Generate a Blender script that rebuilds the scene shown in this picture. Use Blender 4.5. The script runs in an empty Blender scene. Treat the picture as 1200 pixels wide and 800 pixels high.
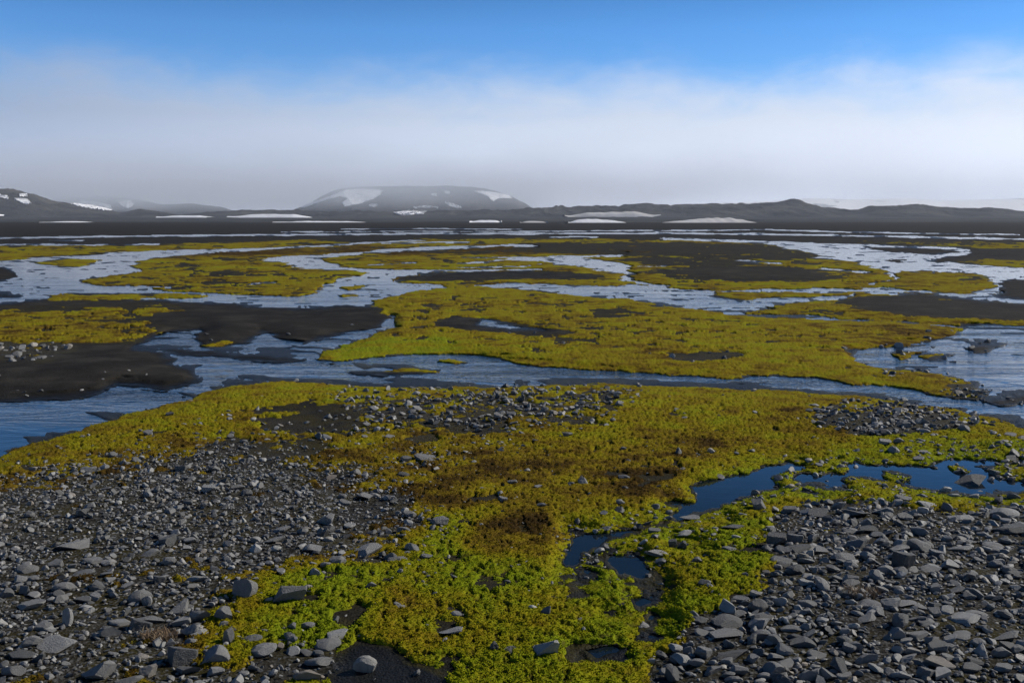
import bpy, math, random
import numpy as np
from mathutils import Vector, Matrix

rnd = random.Random(7)
rng = np.random.default_rng(11)
C = bpy.context.scene.collection
sc = bpy.context.scene

# ------------------------------------------------------------------ camera numbers
FPX = 1166.7            # focal length in photo pixels (35 mm lens, 1200 px wide)
HOR = 257.0             # horizon row of the photo
CAMH = 2.5
TP = (400 - HOR) / FPX
PITCH = math.atan(TP)
CP, SP = math.cos(PITCH), math.sin(PITCH)

def to_world(x, y, H=0.0):
    """photo pixel -> point of the ground surface of height H"""
    dep = y - HOR
    t = (CAMH - H) / (CP * dep)
    return (x - 600) * t, (CP * FPX - SP * (y - 400)) * t

def to_px(X, Y, Z=0.0):
    d = Y * CP - (Z - CAMH) * SP
    u = Y * SP + (Z - CAMH) * CP
    return 600 + FPX * X / d, 400 - FPX * u / d

# ------------------------------------------------------------------ noise
_pr = np.random.default_rng(5)
_perm = np.concatenate([_pr.permutation(4096)] * 3).astype(np.int32)
_ga = _pr.random(4096) * 2 * math.pi
_gx = np.cos(_ga).astype(np.float32); _gy = np.sin(_ga).astype(np.float32)

def noise(x, y, seed=0):
    """gradient noise about -1..1"""
    x0 = np.floor(x); y0 = np.floor(y)
    fx = (x - x0).astype(np.float32); fy = (y - y0).astype(np.float32)
    ix = ((x0.astype(np.int64) + seed * 131) & 4095).astype(np.int32); iy = ((y0.astype(np.int64) + seed * 57) & 4095).astype(np.int32)
    pa = _perm[ix]; pb = _perm[ix + 1]
    def g(p, dx, dy):
        h = _perm[p + iy + dy]
        return _gx[h] * (fx - dx) + _gy[h] * (fy - dy)
    u = fx * fx * fx * (fx * (fx * 6 - 15) + 10)
    v = fy * fy * fy * (fy * (fy * 6 - 15) + 10)
    a = g(pa, 0, 0); b = g(pb, 1, 0); c = g(pa, 0, 1); d = g(pb, 1, 1)
    return 1.5 * ((a + (b - a) * u) * (1 - v) + (c + (d - c) * u) * v)

def fbm(x, y, seed=0, n=4, gain=.5):
    s = 0; a = 1; f = 1; tot = 0
    for i in range(n):
        s = s + a * noise(x * f, y * f, seed + 17 * i); tot += a
        a *= gain; f *= 2.03
    return s / tot

def sstep(a, b, x):
    t = np.clip((x - a) / (b - a), 0, 1)
    return t * t * (3 - 2 * t)

# ------------------------------------------------------------------ map of the plain, drawn in photo pixels
X0, X1, Y0, Y1 = -400, 1600, 262, 1000
SX, SY = 1.0, 0.5
NX = int((X1 - X0) / SX); NY = int((Y1 - Y0) / SY)
PX = X0 + (np.arange(NX) + .5) * SX
PY = Y0 + (np.arange(NY) + .5) * SY

def raster(poly):
    m = np.zeros((NY, NX), bool)
    p = np.array(poly, float)
    xs, ys = p[:, 0], p[:, 1]
    j0 = max(0, int((ys.min() - Y0) / SY) - 1); j1 = min(NY, int((ys.max() - Y0) / SY) + 2)
    i0 = max(0, int((xs.min() - X0) / SX) - 1); i1 = min(NX, int((xs.max() - X0) / SX) + 2)
    if j1 <= j0 or i1 <= i0: return m
    gx = PX[i0:i1][None, :]; sub = np.zeros((j1 - j0, i1 - i0), bool)
    n = len(p)
    for k in range(n):
        ax, ay = p[k]; bx, by = p[(k + 1) % n]
        if ay == by: continue
        gy = PY[j0:j1]
        c = (ay > gy) != (by > gy)
        xi = (bx - ax) * (gy - ay) / (by - ay) + ax
        sub ^= c[:, None] & (gx < xi[:, None])
    m[j0:j1, i0:i1] = sub
    return m

def stroke(pts, hw):
    """thin ribbon, its half width in rows"""
    if not isinstance(hw, (list, tuple)): hw = [hw] * len(pts)
    xs_ = np.array([p[0] for p in pts], float)
    if np.all(np.diff(xs_) > 0) and xs_[-1] - xs_[0] > 60:      # long ribbons meander and swell a little
        q = np.arange(xs_[0], xs_[-1], 7.0); yy = np.interp(q, xs_, [p[1] for p in pts]); ww = np.interp(q, xs_, hw)
        k_ = yy[0] * 3.1
        yy = yy + (.55 * noise(q / 55 + k_, q * 0, 3) + .3 * noise(q / 19 + k_, q * 0, 4)) * np.clip((yy - HOR) / 20, .5, 1.5)
        ww = ww * np.clip(1 + 1.1 * noise(q / 38 + k_, q * 0 + 5, 5), .15, 2.2)
        pts = list(zip(q, yy)); hw = list(ww)
    up = [(x, y - w) for (x, y), w in zip(pts, hw)]
    dn = [(x, y + w) for (x, y), w in zip(pts, hw)]
    return raster(up + dn[::-1])

def blur(a, rx, ry):
    a = a.astype(np.float32)
    for _ in range(2):
        for ax, r in ((1, rx), (0, ry)):
            r = int(r)
            if r < 1: continue
            p = np.pad(a, [(r + 1, r) if k == ax else (0, 0) for k in (0, 1)], mode='edge')
            c = np.cumsum(p, axis=ax, dtype=np.float64)
            n = 2 * r + 1
            if ax == 1: a = (c[:, n:] - c[:, :-n]) / n
            else: a = (c[n:, :] - c[:-n, :]) / n
    return a.astype(np.float32)

def dist_inside(m, R=60):
    """distance in photo px from points of m to the outside of m (capped)"""
    big = R
    g = np.where(m, big, 0).astype(np.float32)
    for j in range(1, NY):
        g[j] = np.minimum(g[j], g[j - 1] + SY)
    for j in range(NY - 2, -1, -1):
        g[j] = np.minimum(g[j], g[j + 1] + SY)
    g2 = g * g; out = g2.copy()
    for s in range(1, R, 1 if R < 30 else 2):
        dx2 = (s * SX) ** 2
        out[:, s:] = np.minimum(out[:, s:], g2[:, :-s] + dx2)
        out[:, :-s] = np.minimum(out[:, :-s], g2[:, s:] + dx2)
    return np.sqrt(out)

near_shore = [(-400, 660), (-100, 568), (0, 532), (60, 515), (110, 497), (160, 482), (200, 470), (222, 462), (260, 453), (300, 450), (360, 449), (440, 450), (520, 452), (600, 452), (680, 450), (740, 451), (800, 452), (860, 455), (900, 459), (950, 460), (1000, 462), (1050, 470), (1100, 478), (1150, 488), (1200, 503), (1260, 520), (1400, 555), (1600, 600)]
far_shore = [(1600, 470), (1148, 468), (1110, 462), (1050, 452), (1000, 450), (985, 447), (960, 442), (900, 441), (850, 443), (800, 440), (740, 437), (690, 433), (640, 427), (600, 424), (575, 418), (560, 414), (530, 411), (480, 411), (440, 415), (392, 423), (374, 422), (378, 417), (386, 410), (405, 402), (430, 393), (456, 382), (463, 374), (448, 366), (452, 372), (435, 381), (405, 391), (372, 397), (352, 402), (345, 404), (325, 392), (312, 389), (300, 396), (275, 404), (240, 410), (236, 402), (238, 387), (205, 390), (196, 395), (170, 402), (150, 406), (175, 412), (200, 420), (215, 432), (235, 445), (195, 457), (165, 455), (135, 450), (120, 460), (80, 467), (0, 472), (-400, 480)]
W = raster(near_shore + far_shore)
def water(p): 
    global W; W |= raster(p)
def wline(p, hw):
    global W; W |= stroke(p, hw)
def land(p):
    global W; W &= ~raster(p)
# the wide shallow water at the right
water([(991, 418), (1000, 411), (1030, 406), (1060, 403), (1090, 399), (1110, 395), (1130, 390), (1140, 384), (1165, 381), (1200, 383), (1600, 384), (1600, 560), (1200, 500), (1145, 466), (1148, 458), (1135, 449), (1120, 444), (1095, 437), (1060, 432), (1030, 430), (1005, 427)])
land([(1155, 470), (1175, 462), (1200, 458), (1260, 455), (1260, 470), (1200, 471), (1170, 476)])
land([(1055, 416), (1075, 412), (1088, 413), (1080, 418), (1062, 421)])
land([(1135, 406), (1150, 403), (1168, 405), (1160, 412), (1142, 412)])
land([(1090, 418), (1110, 416), (1120, 420), (1100, 423)])
land([(1142, 400), (1158, 399), (1160, 402), (1146, 402)])
wline([(850, 366), (900, 369.5), (990, 374), (1050, 376.5), (1140, 385)], [1.5, 1.3, .9, 1.2, 2])
# left arm and the junction
water([(-400, 316), (0, 306), (45, 302), (100, 300), (130, 295), (200, 293), (300, 291), (400, 286), (480, 281), (500, 281.5), (440, 285), (400, 288), (345, 291), (300, 293.5), (250, 295.5), (215, 299), (185, 302.5), (165, 306), (158, 312), (180, 318), (150, 321), (115, 326), (100, 329), (130, 335), (160, 333), (190, 341), (300, 348), (352, 348), (370, 341), (386, 333), (384, 328), (415, 323), (440, 317), (640, 315), (640, 317), (540, 318.5), (500, 320), (460, 326), (450, 329), (470, 332), (530, 335), (520, 338), (470, 343), (447, 350), (430, 357), (445, 360), (400, 358), (340, 361), (280, 358), (230, 353), (150, 350.5), (60, 351), (0, 355), (-400, 362)])
land([(48, 348), (90, 343.5), (150, 343), (235, 346), (240, 349), (150, 350.5), (60, 351)])
land([(40, 307), (80, 304), (115, 304), (118, 307), (90, 313), (60, 312)])
land([(-400, 340), (0, 343.5), (40, 346), (20, 348), (-400, 352)])
land([(396, 346), (410, 346), (412, 348.5), (398, 349)])
land([(400, 338), (420, 335), (440, 336), (425, 339), (405, 341)])
land([(-400, 318), (0, 313), (22, 318), (30, 324), (14, 330), (0, 332), (-400, 330)])
water([(308, 304), (330, 300), (370, 298), (400, 296), (440, 293), (500, 289), (560, 287.5), (612, 287), (560, 291), (500, 293), (440, 296), (400, 299), (378, 303), (395, 309), (405, 313), (440, 316), (480, 318), (440, 321), (400, 317), (350, 314), (340, 310), (345, 307), (315, 306)])
# far thin channels
wline([(-400, 283), (20, 279), (200, 276.3), (400, 274.6), (600, 273.7), (800, 273.2), (1000, 276), (1200, 280.5), (1600, 285)], [.8, .8, .9, .9, 1, .9, .9, 1.3, 1])
wline([(330, 272), (480, 271), (600, 271.5), (700, 270.5), (900, 269.4), (1000, 272), (1200, 275.5)], .55)
wline([(400, 268.5), (520, 268), (620, 269)], .35)
wline([(-300, 289), (0, 287), (90, 287), (185, 286.6)], .8)
wline([(60, 282), (100, 282)], .5)
wline([(450, 285), (510, 283.5), (550, 284.4)], .6)
wline([(575, 288), (600, 286.8), (628, 288)], 1.3)
wline([(640, 278), (680, 277.6), (700, 278)], .5)
wline([(775, 280), (830, 281.5), (900, 284), (960, 288)], [1, 1.1, 1.8, 3])
water([(895, 284), (1000, 286), (1015, 290), (1040, 295.5), (1090, 298), (1138, 294.5), (1125, 299), (1085, 303), (1120, 309), (1200, 314), (1600, 320), (1600, 334), (1200, 327), (1160, 326), (1140, 321), (1100, 320), (1050, 318), (1020, 314), (1000, 307), (980, 302), (960, 298), (930, 292), (905, 287)])
land([(1040, 304), (1056, 303), (1060, 306), (1046, 308)])
land([(1078, 306), (1100, 303.5), (1110, 306), (1095, 308)])
wline([(1000, 287), (1060, 289.5), (1110, 291), (1138, 295)], [1, 1.3, 1.4, 1.8])
wline([(955, 301), (985, 303), (1010, 304)], .9)
wline([(1040, 317), (1058, 322), (1045, 328), (1020, 334)], [2.2, 1.6, 1.5, 1.2])
wline([(1150, 323), (1178, 330), (1172, 340), (1130, 345), (1060, 341)], [3, 3, 3, 2, 1])
wline([(840, 342), (900, 340), (1000, 339.5), (1080, 341.5), (1140, 348), (1200, 353), (1600, 380)], [1.6, 2, 2, 2, 1.6, 1.6, 1.6])
wline([(855, 357), (900, 354), (960, 350), (1000, 346), (1010, 343)], [3.2, 3, 1.9, 1.4, 1])
water([(540, 335), (600, 332.5), (640, 333), (700, 336), (740, 334), (790, 336), (840, 340), (850, 345), (835, 347), (870, 352), (905, 361), (870, 367), (830, 362), (780, 358), (740, 352), (690, 347), (640, 341), (600, 338)])
land([(862, 351), (885, 349.5), (895, 352), (880, 354)])
water([(598, 303), (640, 300), (700, 303), (735, 311), (738, 318), (745, 328), (755, 331), (730, 330), (735, 322), (700, 317), (680, 311), (655, 310), (640, 307), (600, 305)])
wline([(540, 309), (590, 305), (640, 301), (735, 299)], .9)
wline([(430, 311), (470, 309), (500, 307)], .6)
wline([(540, 302), (600, 302), (660, 301)], .7)
wline([(540, 313), (600, 312), (640, 309)], .6)
wline([(735, 328), (760, 333), (790, 336)], 1.3)
wline([(740, 312), (775, 312)], .6)
wline([(862, 305), (900, 308), (925, 310)], .7)
wline([(960, 314), (1000, 318), (1020, 320)], .8)
wline([(140, 338), (175, 335), (200, 338)], 1)
wline([(290, 333), (310, 331), (325, 331)], 1.1)
wline([(552, 376), (600, 382), (650, 386)], [1, 2, 1.4])
# sand bars in the near river
land([(150, 406), (230, 411), (300, 415), (352, 419), (358, 423), (330, 425), (270, 423), (205, 418)])
land([(400, 434), (430, 432), (480, 433), (506, 436), (470, 438), (420, 439)])
land([(510, 421), (525, 419), (540, 422), (525, 423)])
land([(385, 421), (390, 417), (376, 419), (374, 424)])
# foreground pools
pool = [(771, 590), (778, 585), (800, 584), (805, 578), (815, 572), (835, 565), (850, 558), (870, 552), (895, 548), (925, 542), (942, 545), (935, 551), (912, 556), (904, 562), (899, 572), (880, 576), (866, 584), (850, 592), (843, 602), (820, 607), (800, 603), (790, 598), (773, 595)]
water(pool)
water([(646, 660), (652, 650), (662, 642), (665, 628), (690, 623), (730, 617), (760, 611), (790, 604), (800, 600), (812, 605), (790, 613), (760, 618), (735, 624), (712, 630), (708, 640), (700, 648), (735, 650), (745, 658), (752, 668), (770, 674), (762, 682), (745, 688), (720, 684), (712, 672), (690, 668), (700, 660), (690, 652), (672, 655), (668, 668), (655, 668)])
water([(666, 668), (680, 662), (700, 672), (692, 682), (672, 682)])
water([(734, 700), (745, 693), (772, 692), (774, 708), (757, 718), (737, 716)])
water([(664, 756), (700, 757), (725, 752), (738, 760), (736, 772), (712, 779), (678, 776)])
water([(930, 560), (945, 556), (985, 557), (995, 548), (1010, 543), (1040, 544), (1070, 547), (1095, 549), (1105, 539), (1150, 538), (1180, 544), (1200, 540), (1600, 550), (1600, 590), (1200, 582), (1160, 581), (1120, 577), (1080, 575), (1065, 569), (1050, 566), (1000, 564), (988, 572), (992, 580), (960, 583), (940, 578), (930, 568)])
land([(1040, 562), (1060, 560), (1078, 563), (1072, 568), (1050, 567)])
land([(1148, 549), (1170, 545), (1200, 549), (1400, 549), (1400, 565), (1200, 564), (1180, 563), (1160, 560)])
land([(1035, 560), (1050, 559), (1052, 562), (1040, 563)])
land([(1115, 552), (1135, 550), (1132, 555)])

water([(752, 722), (765, 716), (776, 722), (768, 735), (754, 736)])
water([(738, 742), (752, 738), (760, 744), (748, 752), (736, 750)])
water([(700, 722), (716, 719), (722, 728), (708, 732)])
water([(780, 634), (800, 632), (812, 638), (800, 644), (784, 642)])
water([(770, 780), (790, 776), (792, 790), (776, 794)])
dW = dist_inside(W, 60); dL = dist_inside(~W, 80)
SD = np.where(W, -dW, dL)          # signed distance to the shore, px

blurSD = None
M = np.zeros((NY, NX), np.float32)   # moss cover
HU = np.full((NY, NX), 1.0, np.float32)  # moss hue 0 green .. 1 yellow .. 2 brown
G = np.zeros((NY, NX), np.float32)   # loose stones
def paint(F, poly, val, rx=2, ry=2, k=1.0):
    p = np.array(poly, float)
    ry2 = int(ry / SY * .7) + (1 if ry < 2 else 0) if ry < 3 else int(ry / SY)
    ex, ey = 2 * rx + 3, 2 * ry2 + 3
    j0 = max(0, int((p[:, 1].min() - Y0) / SY) - ey); j1 = min(NY, int((p[:, 1].max() - Y0) / SY) + ey)
    i0 = max(0, int((p[:, 0].min() - X0) / SX) - ex); i1 = min(NX, int((p[:, 0].max() - X0) / SX) + ex)
    if j1 <= j0 or i1 <= i0: return
    m = blur(raster(poly)[j0:j1, i0:i1], rx, ry2) * k
    F[j0:j1, i0:i1] = F[j0:j1, i0:i1] * (1 - m) + val * m
fore = near_shore + [(1600, 1000), (-400, 1000)]
mi = [(370, 424), (378, 405), (425, 395), (462, 378), (440, 366), (425, 358), (450, 346), (530, 334), (700, 345), (850, 362), (1140, 380), (1140, 400), (1100, 420), (1000, 426), (1150, 445), (1160, 472), (900, 452), (370, 430)]
paint(M, [(-400, 284.5), (0, 288), (180, 287.5), (300, 283), (380, 280.5), (400, 284), (300, 292), (130, 296), (0, 305), (-400, 313)], .97, 3, 1)
paint(M, [(95, 330), (150, 319), (155, 305), (200, 297), (300, 293), (400, 286), (500, 280), (640, 279.5), (800, 281), (900, 285), (960, 300), (1040, 316), (1170, 318), (1170, 345), (1060, 345), (900, 350), (840, 346), (700, 338), (540, 336), (440, 350), (250, 349), (100, 337)], .93, 3, 1)
paint(M, [(48, 349), (60, 344), (235, 345), (245, 350), (100, 352), (50, 352)], .95, 2, 1)
paint(M, [(40, 308), (80, 303), (118, 303), (118, 309), (80, 314)], .95, 2, 1)
paint(M, mi, 1.0, 2, 2)
paint(M, [(945, 362), (1000, 345), (1200, 352), (1600, 380), (1600, 396), (1200, 382), (1000, 374)], .9, 3, 1)
paint(M, [(840, 345), (900, 342), (960, 344), (940, 350), (880, 351)], .8, 2, 1)
paint(M, [(880, 364), (900, 357), (970, 350), (1000, 348), (960, 360), (960, 370), (900, 369)], .9, 2, 1)
# dark bare parts of the far plain
paint(M, [(600, 286), (690, 284), (780, 284), (900, 286), (960, 297), (985, 303), (900, 305), (800, 300), (700, 298), (600, 294)], .12, 8, 2)
paint(M, [(480, 292), (560, 292), (610, 291), (600, 297), (500, 299)], .45, 6, 1)
paint(M, [(725, 303), (780, 301), (860, 304), (900, 310), (830, 312), (750, 310)], .12, 6, 1)
paint(M, [(750, 316), (820, 311), (900, 311), (970, 316), (990, 323), (950, 329), (850, 330), (790, 325)], .1, 8, 1)
paint(M, [(452, 329), (500, 320.5), (540, 318.5), (620, 317.5), (690, 320), (722, 327), (690, 328), (600, 327.5), (520, 329.5)], .02, 3, 1)
paint(M, [(455, 330), (540, 330), (620, 329), (700, 330), (620, 332), (520, 333)], .6, 3, 1)
paint(M, [(245, 319), (290, 317), (330, 318), (300, 323), (255, 322)], .5, 4, 1)
paint(M, [(180, 332), (240, 330), (330, 333), (320, 338), (200, 339)], .55, 4, 1)
paint(M, [(985, 355), (1010, 347), (1060, 344), (1120, 346), (1200, 356), (1600, 375), (1600, 392), (1200, 374), (1110, 373), (1020, 366)], .04, 8, 2)
paint(M, [(1000, 284), (1050, 284.5), (1200, 284), (1600, 286), (1600, 290), (1150, 291), (1100, 288)], .95, 4, 1)
paint(M, [(1112, 307), (1150, 303.5), (1200, 305), (1600, 310), (1600, 316), (1200, 314)], .95, 4, 1)
# the moss island in the middle
paint(M, [(495, 374), (530, 369), (560, 374), (620, 379), (660, 385), (690, 391), (640, 392), (600, 389), (560, 388), (520, 383)], .0, 3, 2)
paint(M, [(478, 360), (505, 359), (510, 364), (480, 366)], .35, 5, 2)
paint(M, [(530, 390), (600, 391), (700, 397), (720, 405), (640, 404), (540, 398)], .66, 8, 3)
paint(M, [(600, 356), (640, 353), (690, 358), (650, 361)], .35, 8, 2)
paint(M, [(690, 363), (735, 361), (770, 368), (720, 372)], .4, 8, 2)
paint(M, [(745, 355), (785, 357), (770, 361)], .5, 5, 1)
paint(M, [(770, 412), (830, 407), (880, 410), (888, 417), (850, 425), (790, 422)], .25, 6, 3)
paint(M, [(800, 372), (870, 371), (880, 376), (830, 377)], .7, 6, 2)
paint(M, [(985, 408), (1010, 408), (1015, 415), (990, 420)], .4, 4, 2)
paint(M, [(1010, 436), (1050, 434), (1060, 444), (1020, 446)], .5, 6, 3)
paint(M, [(1100, 450), (1150, 452), (1160, 466), (1110, 466)], .45, 6, 3)
# left
paint(M, [(-400, 366), (-100, 364), (0, 362), (60, 361), (130, 360), (190, 357), (208, 360), (160, 368), (188, 384), (184, 391), (150, 399), (110, 402), (60, 402), (0, 400), (-400, 402)], .72, 6, 3)
paint(M, [(0, 378), (60, 374), (120, 378), (185, 386), (180, 392), (120, 401), (0, 400)], 1.0, 10, 3)
paint(M, [(237, 408), (250, 401), (268, 397), (272, 402), (258, 409), (242, 411)], 1.0, 2, 2)
paint(M, [(-400, 402), (0, 400), (70, 402), (80, 412), (50, 424), (0, 424), (-400, 430)], .3, 4, 3)
# foreground
paint(M, fore, 1.0, 2, 2)
paint(M, [(275, 482), (300, 472), (350, 464), (420, 459), (520, 457), (600, 455), (700, 453), (760, 455), (740, 468), (700, 484), (640, 497), (560, 510), (480, 505), (400, 500), (330, 500)], .50, 16, 7)
paint(M, [(300, 500), (330, 486), (400, 484), (410, 494), (370, 502), (330, 510)], .28, 10, 5)
paint(M, [(230, 530), (260, 516), (340, 506), (400, 512), (390, 528), (310, 534)], .42, 14, 6)
paint(M, [(455, 510), (500, 505), (520, 518), (470, 524)], .3, 8, 4)
paint(M, [(940, 498), (955, 484), (985, 472), (1030, 469), (1080, 476), (1130, 487), (1145, 499), (1100, 508), (1060, 515), (1000, 509)], .42, 12, 6)
paint(M, [(1160, 505), (1260, 520), (1300, 560), (1180, 530)], .75, 10, 5)
lg = [(-400, 640), (-100, 590), (0, 560), (60, 553), (100, 546), (180, 538), (250, 526), (320, 530), (380, 545), (440, 568), (485, 600), (490, 640), (450, 660), (385, 662), (350, 675), (300, 676), (262, 700), (240, 724), (250, 770), (300, 800), (380, 900), (380, 1000), (-400, 1000)]
paint(M, lg, .30, 30, 20)
paint(M, [(300, 545), (420, 555), (480, 590), (505, 640), (440, 660), (400, 640), (380, 590)], .5, 20, 16, .8)
rg = [(890, 640), (905, 616), (935, 600), (980, 592), (1100, 598), (1200, 590), (1600, 600), (1600, 1000), (770, 1000), (768, 790), (775, 765), (810, 738), (838, 722), (870, 690), (900, 668)]
paint(M, rg, .17, 10, 8)
paint(M, [(1040, 606), (1130, 606), (1190, 616), (1110, 628), (1060, 618)], .45, 10, 6)
paint(M, [(1140, 640), (1180, 638), (1180, 660), (1150, 664)], .45, 10, 6)
paint(M, [(380, 1000), (385, 800), (400, 764), (430, 747), (455, 752), (480, 770), (505, 782), (512, 800), (530, 1000)], .0, 4, 4)
paint(M, [(383, 720), (420, 712), (440, 718), (420, 730), (390, 732)], .15, 5, 4)
paint(M, [(300, 760), (420, 740), (400, 765), (380, 800), (300, 800)], .45, 10, 8)
paint(M, [(640, 620), (800, 596), (800, 640), (790, 740), (700, 745), (640, 690)], .72, 16, 12)
paint(M, [(655, 747), (700, 750), (735, 745), (748, 765), (738, 782), (680, 784), (655, 770)], .35, 6, 5)
paint(M, [(430, 672), (452, 665), (462, 690), (440, 710)], .6, 6, 6)

paint(G, fore, .022, 2, 2)
paint(G, [(200, 500), (520, 490), (640, 520), (560, 560), (200, 540)], .3, 30, 10)
paint(G, lg, 1.0, 26, 16)
paint(G, [(300, 540), (420, 545), (500, 580), (520, 640), (500, 675), (440, 665), (400, 640), (380, 590)], .65, 20, 14, .9)
paint(G, [(480, 540), (620, 550), (700, 570), (560, 600), (500, 640)], .07, 20, 14, .8)
paint(G, rg, 1.0, 5, 5)
paint(G, [(380, 458), (520, 454), (600, 453), (700, 452), (760, 454), (745, 466), (710, 484), (640, 500), (560, 505), (430, 490)], .62, 16, 6)
paint(G, [(270, 510), (500, 500), (560, 530), (480, 545), (300, 545)], .16, 12, 6)
paint(G, [(940, 498), (955, 484), (985, 472), (1030, 469), (1080, 476), (1130, 487), (1145, 499), (1100, 508), (1060, 515), (1000, 509)], .95, 8, 4)
paint(G, [(1020, 512), (1090, 510), (1200, 508), (1300, 540), (1200, 566), (1120, 545), (1060, 535)], .25, 10, 5)
paint(G, [(-400, 402), (0, 400), (70, 402), (80, 412), (50, 424), (0, 424), (-400, 430)], .6, 4, 3)
paint(G, [(770, 412), (830, 407), (880, 410), (888, 417), (850, 425), (790, 422)], .35, 6, 3)
paint(G, [(985, 408), (1010, 408), (1015, 415), (990, 420)], .6, 4, 2)
paint(G, [(1010, 436), (1050, 434), (1060, 444), (1020, 446)], .6, 6, 3)
paint(G, [(1095, 450), (1150, 446), (1165, 466), (1110, 468)], .7, 6, 3)
paint(G, [(600, 392), (700, 397), (720, 405), (640, 404)], .15, 8, 3)
paint(G, [(560, 388), (600, 390), (640, 398), (560, 396)], .2, 8, 3)
paint(G, [(270, 745), (420, 735), (400, 765), (380, 800), (300, 800)], .5, 8, 6)
paint(G, [(640, 610), (880, 600), (880, 650), (800, 680), (700, 640)], .12, 12, 8)
paint(G, [(1010, 408), (1130, 392), (1200, 400), (1400, 420), (1400, 500), (1200, 480), (1100, 440)], .55, 10, 6)
paint(G, [(640, 615), (800, 590), (940, 545), (1200, 540), (1200, 585), (940, 585), (850, 605), (760, 680), (660, 680)], .22, 10, 6)
G = np.maximum(G, .018 * (M < .3)) * np.where(W, .5, 1)

paint(HU, fore, .95, 2, 2)
paint(HU, [(0, 545), (200, 510), (300, 500), (500, 520), (620, 520), (600, 590), (480, 600), (300, 550), (0, 580)], 1.25, 30, 14)
paint(HU, [(400, 520), (500, 545), (600, 560), (640, 590), (520, 600), (440, 560)], 1.45, 16, 12)
paint(HU, [(760, 560), (1000, 520), (1200, 520), (1600, 540), (1600, 600), (1000, 600), (900, 680), (820, 740), (760, 800), (760, 1000), (440, 1000), (300, 730), (340, 670), (480, 620), (620, 650), (700, 600)], .3, 20, 14)
paint(HU, [(500, 600), (540, 598), (660, 605), (600, 700), (480, 660)], .35, 14, 12)
paint(HU, [(900, 470), (960, 470), (1000, 520), (940, 540), (880, 510)], 1.3, 16, 10)
paint(HU, [(690, 548), (740, 530), (800, 545), (790, 575), (730, 585), (700, 570)], 1.75, 26, 14)
paint(HU, [(540, 615), (580, 600), (640, 605), (655, 630), (600, 650), (550, 640)], 1.8, 20, 12)
paint(HU, [(780, 500), (900, 520), (880, 545), (780, 540)], 1.35, 18, 8)
paint(HU, [(450, 640), (500, 660), (560, 760), (500, 790), (440, 730)], .7, 16, 16)
paint(HU, [(330, 670), (390, 655), (440, 690), (400, 730), (340, 740), (290, 720)], .25, 10, 8)
paint(HU, [(100, 300), (300, 292), (300, 300), (200, 303)], 1.7, 6, 1)
paint(HU, [(220, 294), (440, 288), (500, 292), (400, 296), (330, 299), (230, 299)], 1.75, 6, 1)
paint(HU, [(440, 293), (640, 286), (780, 288), (760, 296), (620, 298), (450, 299)], 1.8, 6, 1)
paint(HU, [(1030, 385), (1110, 384), (1120, 394), (1060, 402), (1010, 405)], 1.35, 10, 3)
paint(HU, lg, 1.55, 20, 14)
paint(HU, rg, 1.0, 8, 8)
paint(HU, [(490, 390), (700, 400), (720, 430), (560, 412)], .7, 10, 4)
paint(HU, [(380, 400), (520, 392), (540, 412), (380, 424)], .4, 10, 4)

blurSD = blur(SD, 5, 4)
def look(F, x, y):
    i = np.clip((x - X0) / SX - .5, 0, NX - 1.001); j = np.clip((y - Y0) / SY - .5, 0, NY - 1.001)
    i0 = i.astype(int); j0 = j.astype(int); fi = i - i0; fj = j - j0
    return (F[j0, i0] * (1 - fi) + F[j0, i0 + 1] * fi) * (1 - fj) + (F[j0 + 1, i0] * (1 - fi) + F[j0 + 1, i0 + 1] * fi) * fj

# low rises of the ground (photo px centre, size, height m)
rises = [(1060, 690, 260, 90, .10), (150, 650, 300, 90, .05), (600, 480, 260, 22, .05), (1040, 487, 110, 20, .07), (90, 430, 160, 22, .10),
         (320, 378, 150, 16, .14), (1130, 362, 170, 12, .18), (860, 320, 150, 9, .16), (590, 323, 130, 5, .10), (750, 400, 300, 26, .06), (800, 293, 220, 8, .15)]

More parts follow.
